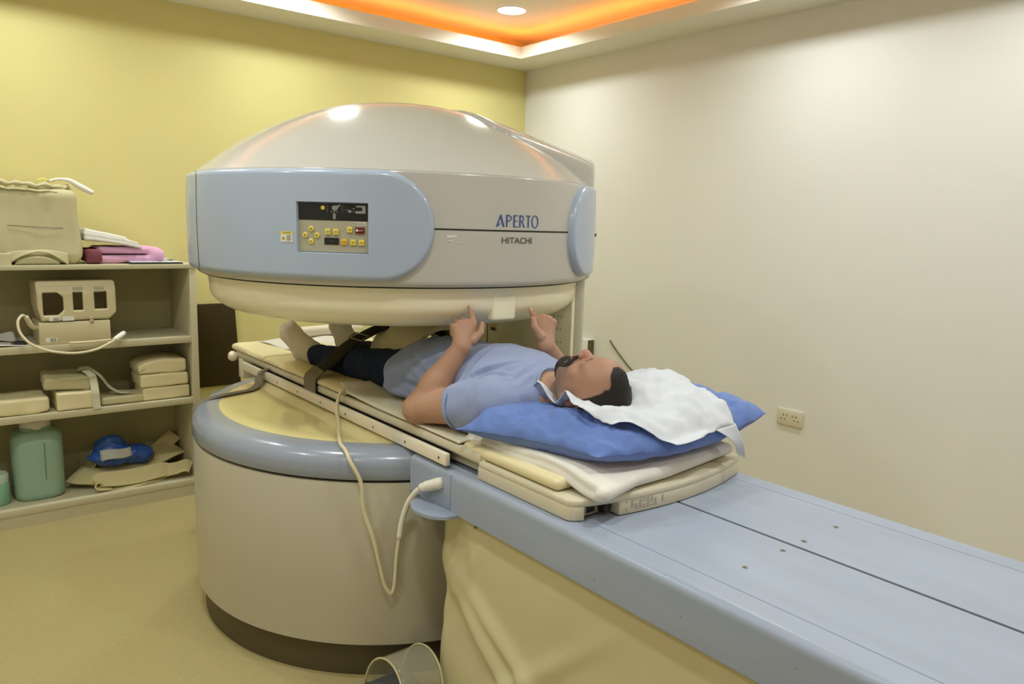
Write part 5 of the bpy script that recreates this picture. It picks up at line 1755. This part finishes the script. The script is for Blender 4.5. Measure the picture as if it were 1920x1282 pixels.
belt([(0.93, 4.07, Z4 + 0.045), (1.0, 4.05, Z4 + 0.052), (1.06, 4.04, Z4 + 0.062), (1.085, 4.035, Z4 + 0.050)], [(0, 1, 0.8), (0.1, 1, 0.5), (0, 1, 0.9)], 0.08, 0.006, 'short beige belt end sticking out toward the scanner base')
belt([(0.62, 4.24, Z4 + 0.03), (0.66, 4.24, Z4 + 0.11), (0.70, 4.24, Z4 + 0.13), (0.78, 4.25, Z4 + 0.08), (0.90, 4.27, Z4 + 0.05), (1.04, 4.30, Z4 + 0.14), (1.08, 4.31, Z4 + 0.165)], [(0, 1, 0.4), (0, 1, 0.8), (0.1, 1, 0.8)], 0.09, 0.006, 'beige belt at the back of the heap behind the blue bag')
S = SDF((0.58, 4.02, 0.14), (0.98, 4.34, 0.38), 0.006)
S.ell((0.77, 4.17, 0.225), (0.145, 0.085, 0.050), 0.0)
S.ell((0.735, 4.18, 0.275), (0.075, 0.06, 0.055), 0.03)
S.ell((0.86, 4.18, 0.215), (0.07, 0.07, 0.045), 0.03)
me = S.mesh('bag', 1)
displace(me, lambda c: vnoise(c, 22, 2) * 0.014 + vnoise(c, 55, 4) * 0.006)
o = link('plastic_bag', me, m_bluebag, None, 180)
me.transform(Matrix.Translation(-Vector((0.77, 4.17, 0.175))))
o.location = (0.77, 4.17, 0.175)
tag(o, 'crumpled blue plastic bag on the heap of beige belts', 'bag')
bm = NB()
grid_sheet(bm, lambda u, v: Vector((0.672 + 0.142 * u, 4.074 - 0.012 * math.sin(PI * u) + 0.03 * v, 0.232 + 0.048 * v + 0.01 * u * (1 - v) + 0.004 * math.sin(u * 6))), 10, 6, 0.0015)
obj('paper_label', bm, mat('grey_label_paper', rgb(176, 176, 164), 0.5), o, 180)
# ------------------------------------------------------------------ coil cable between couch and table
cab = thing('coil_cable', 'cream cable looping from the couch down to the plug on the blue table', 'cable', (1.1, 1.95, 0.27))
obj('lead', tube([(1.215, 2.44, 0.853), (1.182, 2.43, 0.850), (1.162, 2.422, 0.828), (1.150, 2.415, 0.785), (1.12, 2.34, 0.766), (1.06, 2.21, 0.764), (1.012, 2.10, 0.7635), (0.998, 2.035, 0.758), (0.997, 2.0, 0.732),
                  (1.021, 1.978, 0.666), (1.028, 1.975, 0.58), (1.052, 1.957, 0.487), (1.068, 1.944, 0.399), (1.080, 1.936, 0.337), (1.096, 1.926, 0.305)], 0.0062, seg=10), m_cable, cab, 180)
obj('lead', tube([(1.096, 1.926, 0.305), (1.104, 1.922, 0.322), (1.108, 1.920, 0.363), (1.112, 1.918, 0.433), (1.120, 1.912, 0.503)], 0.0062, seg=10), m_cable, cab, 180)
obj('sleeve', tube([(1.118, 1.913, 0.490), (1.122, 1.905, 0.545), (1.128, 1.880, 0.610), (1.134, 1.845, 0.655), (1.138, 1.815, 0.678)], 0.0088, seg=12), m_cablew, cab, 180)
bm = NB()
add_tube(bm, [(1.137, 1.820, 0.676), (1.146, 1.775, 0.697), (1.155, 1.735, 0.713)], lambda t: 0.0125 + 0.0035 * t, seg=16)
obj('plug', bm, m_cablew, cab, 180)
for k in range(6):
    t_ = 0.25 + 0.12 * k
    p = Vector((1.137, 1.820, 0.676)).lerp(Vector((1.155, 1.735, 0.713)), t_)
    d = Vector((0.018, -0.085, 0.037)).normalized()
    bm = NB()
    add_tube(bm, [p - d * 0.0022, p + d * 0.0022], 0.0152 + 0.003 * t_, seg=18, smooth=False)
    obj('plug_rib', bm, m_cablew, cab, 30)

# clear acrylic arch standing on the floor
ac = thing('acrylic_arch', 'clear acrylic arch on a grey tray on the floor below the table', 'acrylic arch', (1.05, 1.80, 0))
def aprof(v):
    a = PI * v
    return 1.815 - 0.115 * math.cos(a) * (1 - 0.10 * math.sin(a)), 0.035 + 0.120 * math.sin(a) ** 0.72
bm = NB()
grid_sheet(bm, lambda u, v: Vector((1.01 + 0.135 * u + 0.02 * math.sin(PI * v), *aprof(v))), 8, 40, 0.004)
obj('curved_sheet', bm, m_plastic, ac, 180)
for u in (0, 1):
    obj('sheet_edge', tube([(1.01 + 0.135 * u + 0.02 * math.sin(PI * v / 40), *aprof(v / 40)) for v in range(41)], 0.0034, seg=8, n=1), m_edge, ac, 180)
tr = obj('tray', box(0.985, 1.155, 1.695, 1.935, 0.0, 0.034, 0.006), m_tray, ac)
obj('tray_mark', box(1.05, 1.075, 1.78, 1.81, 0.0335, 0.0345), m_label, tr, 0)
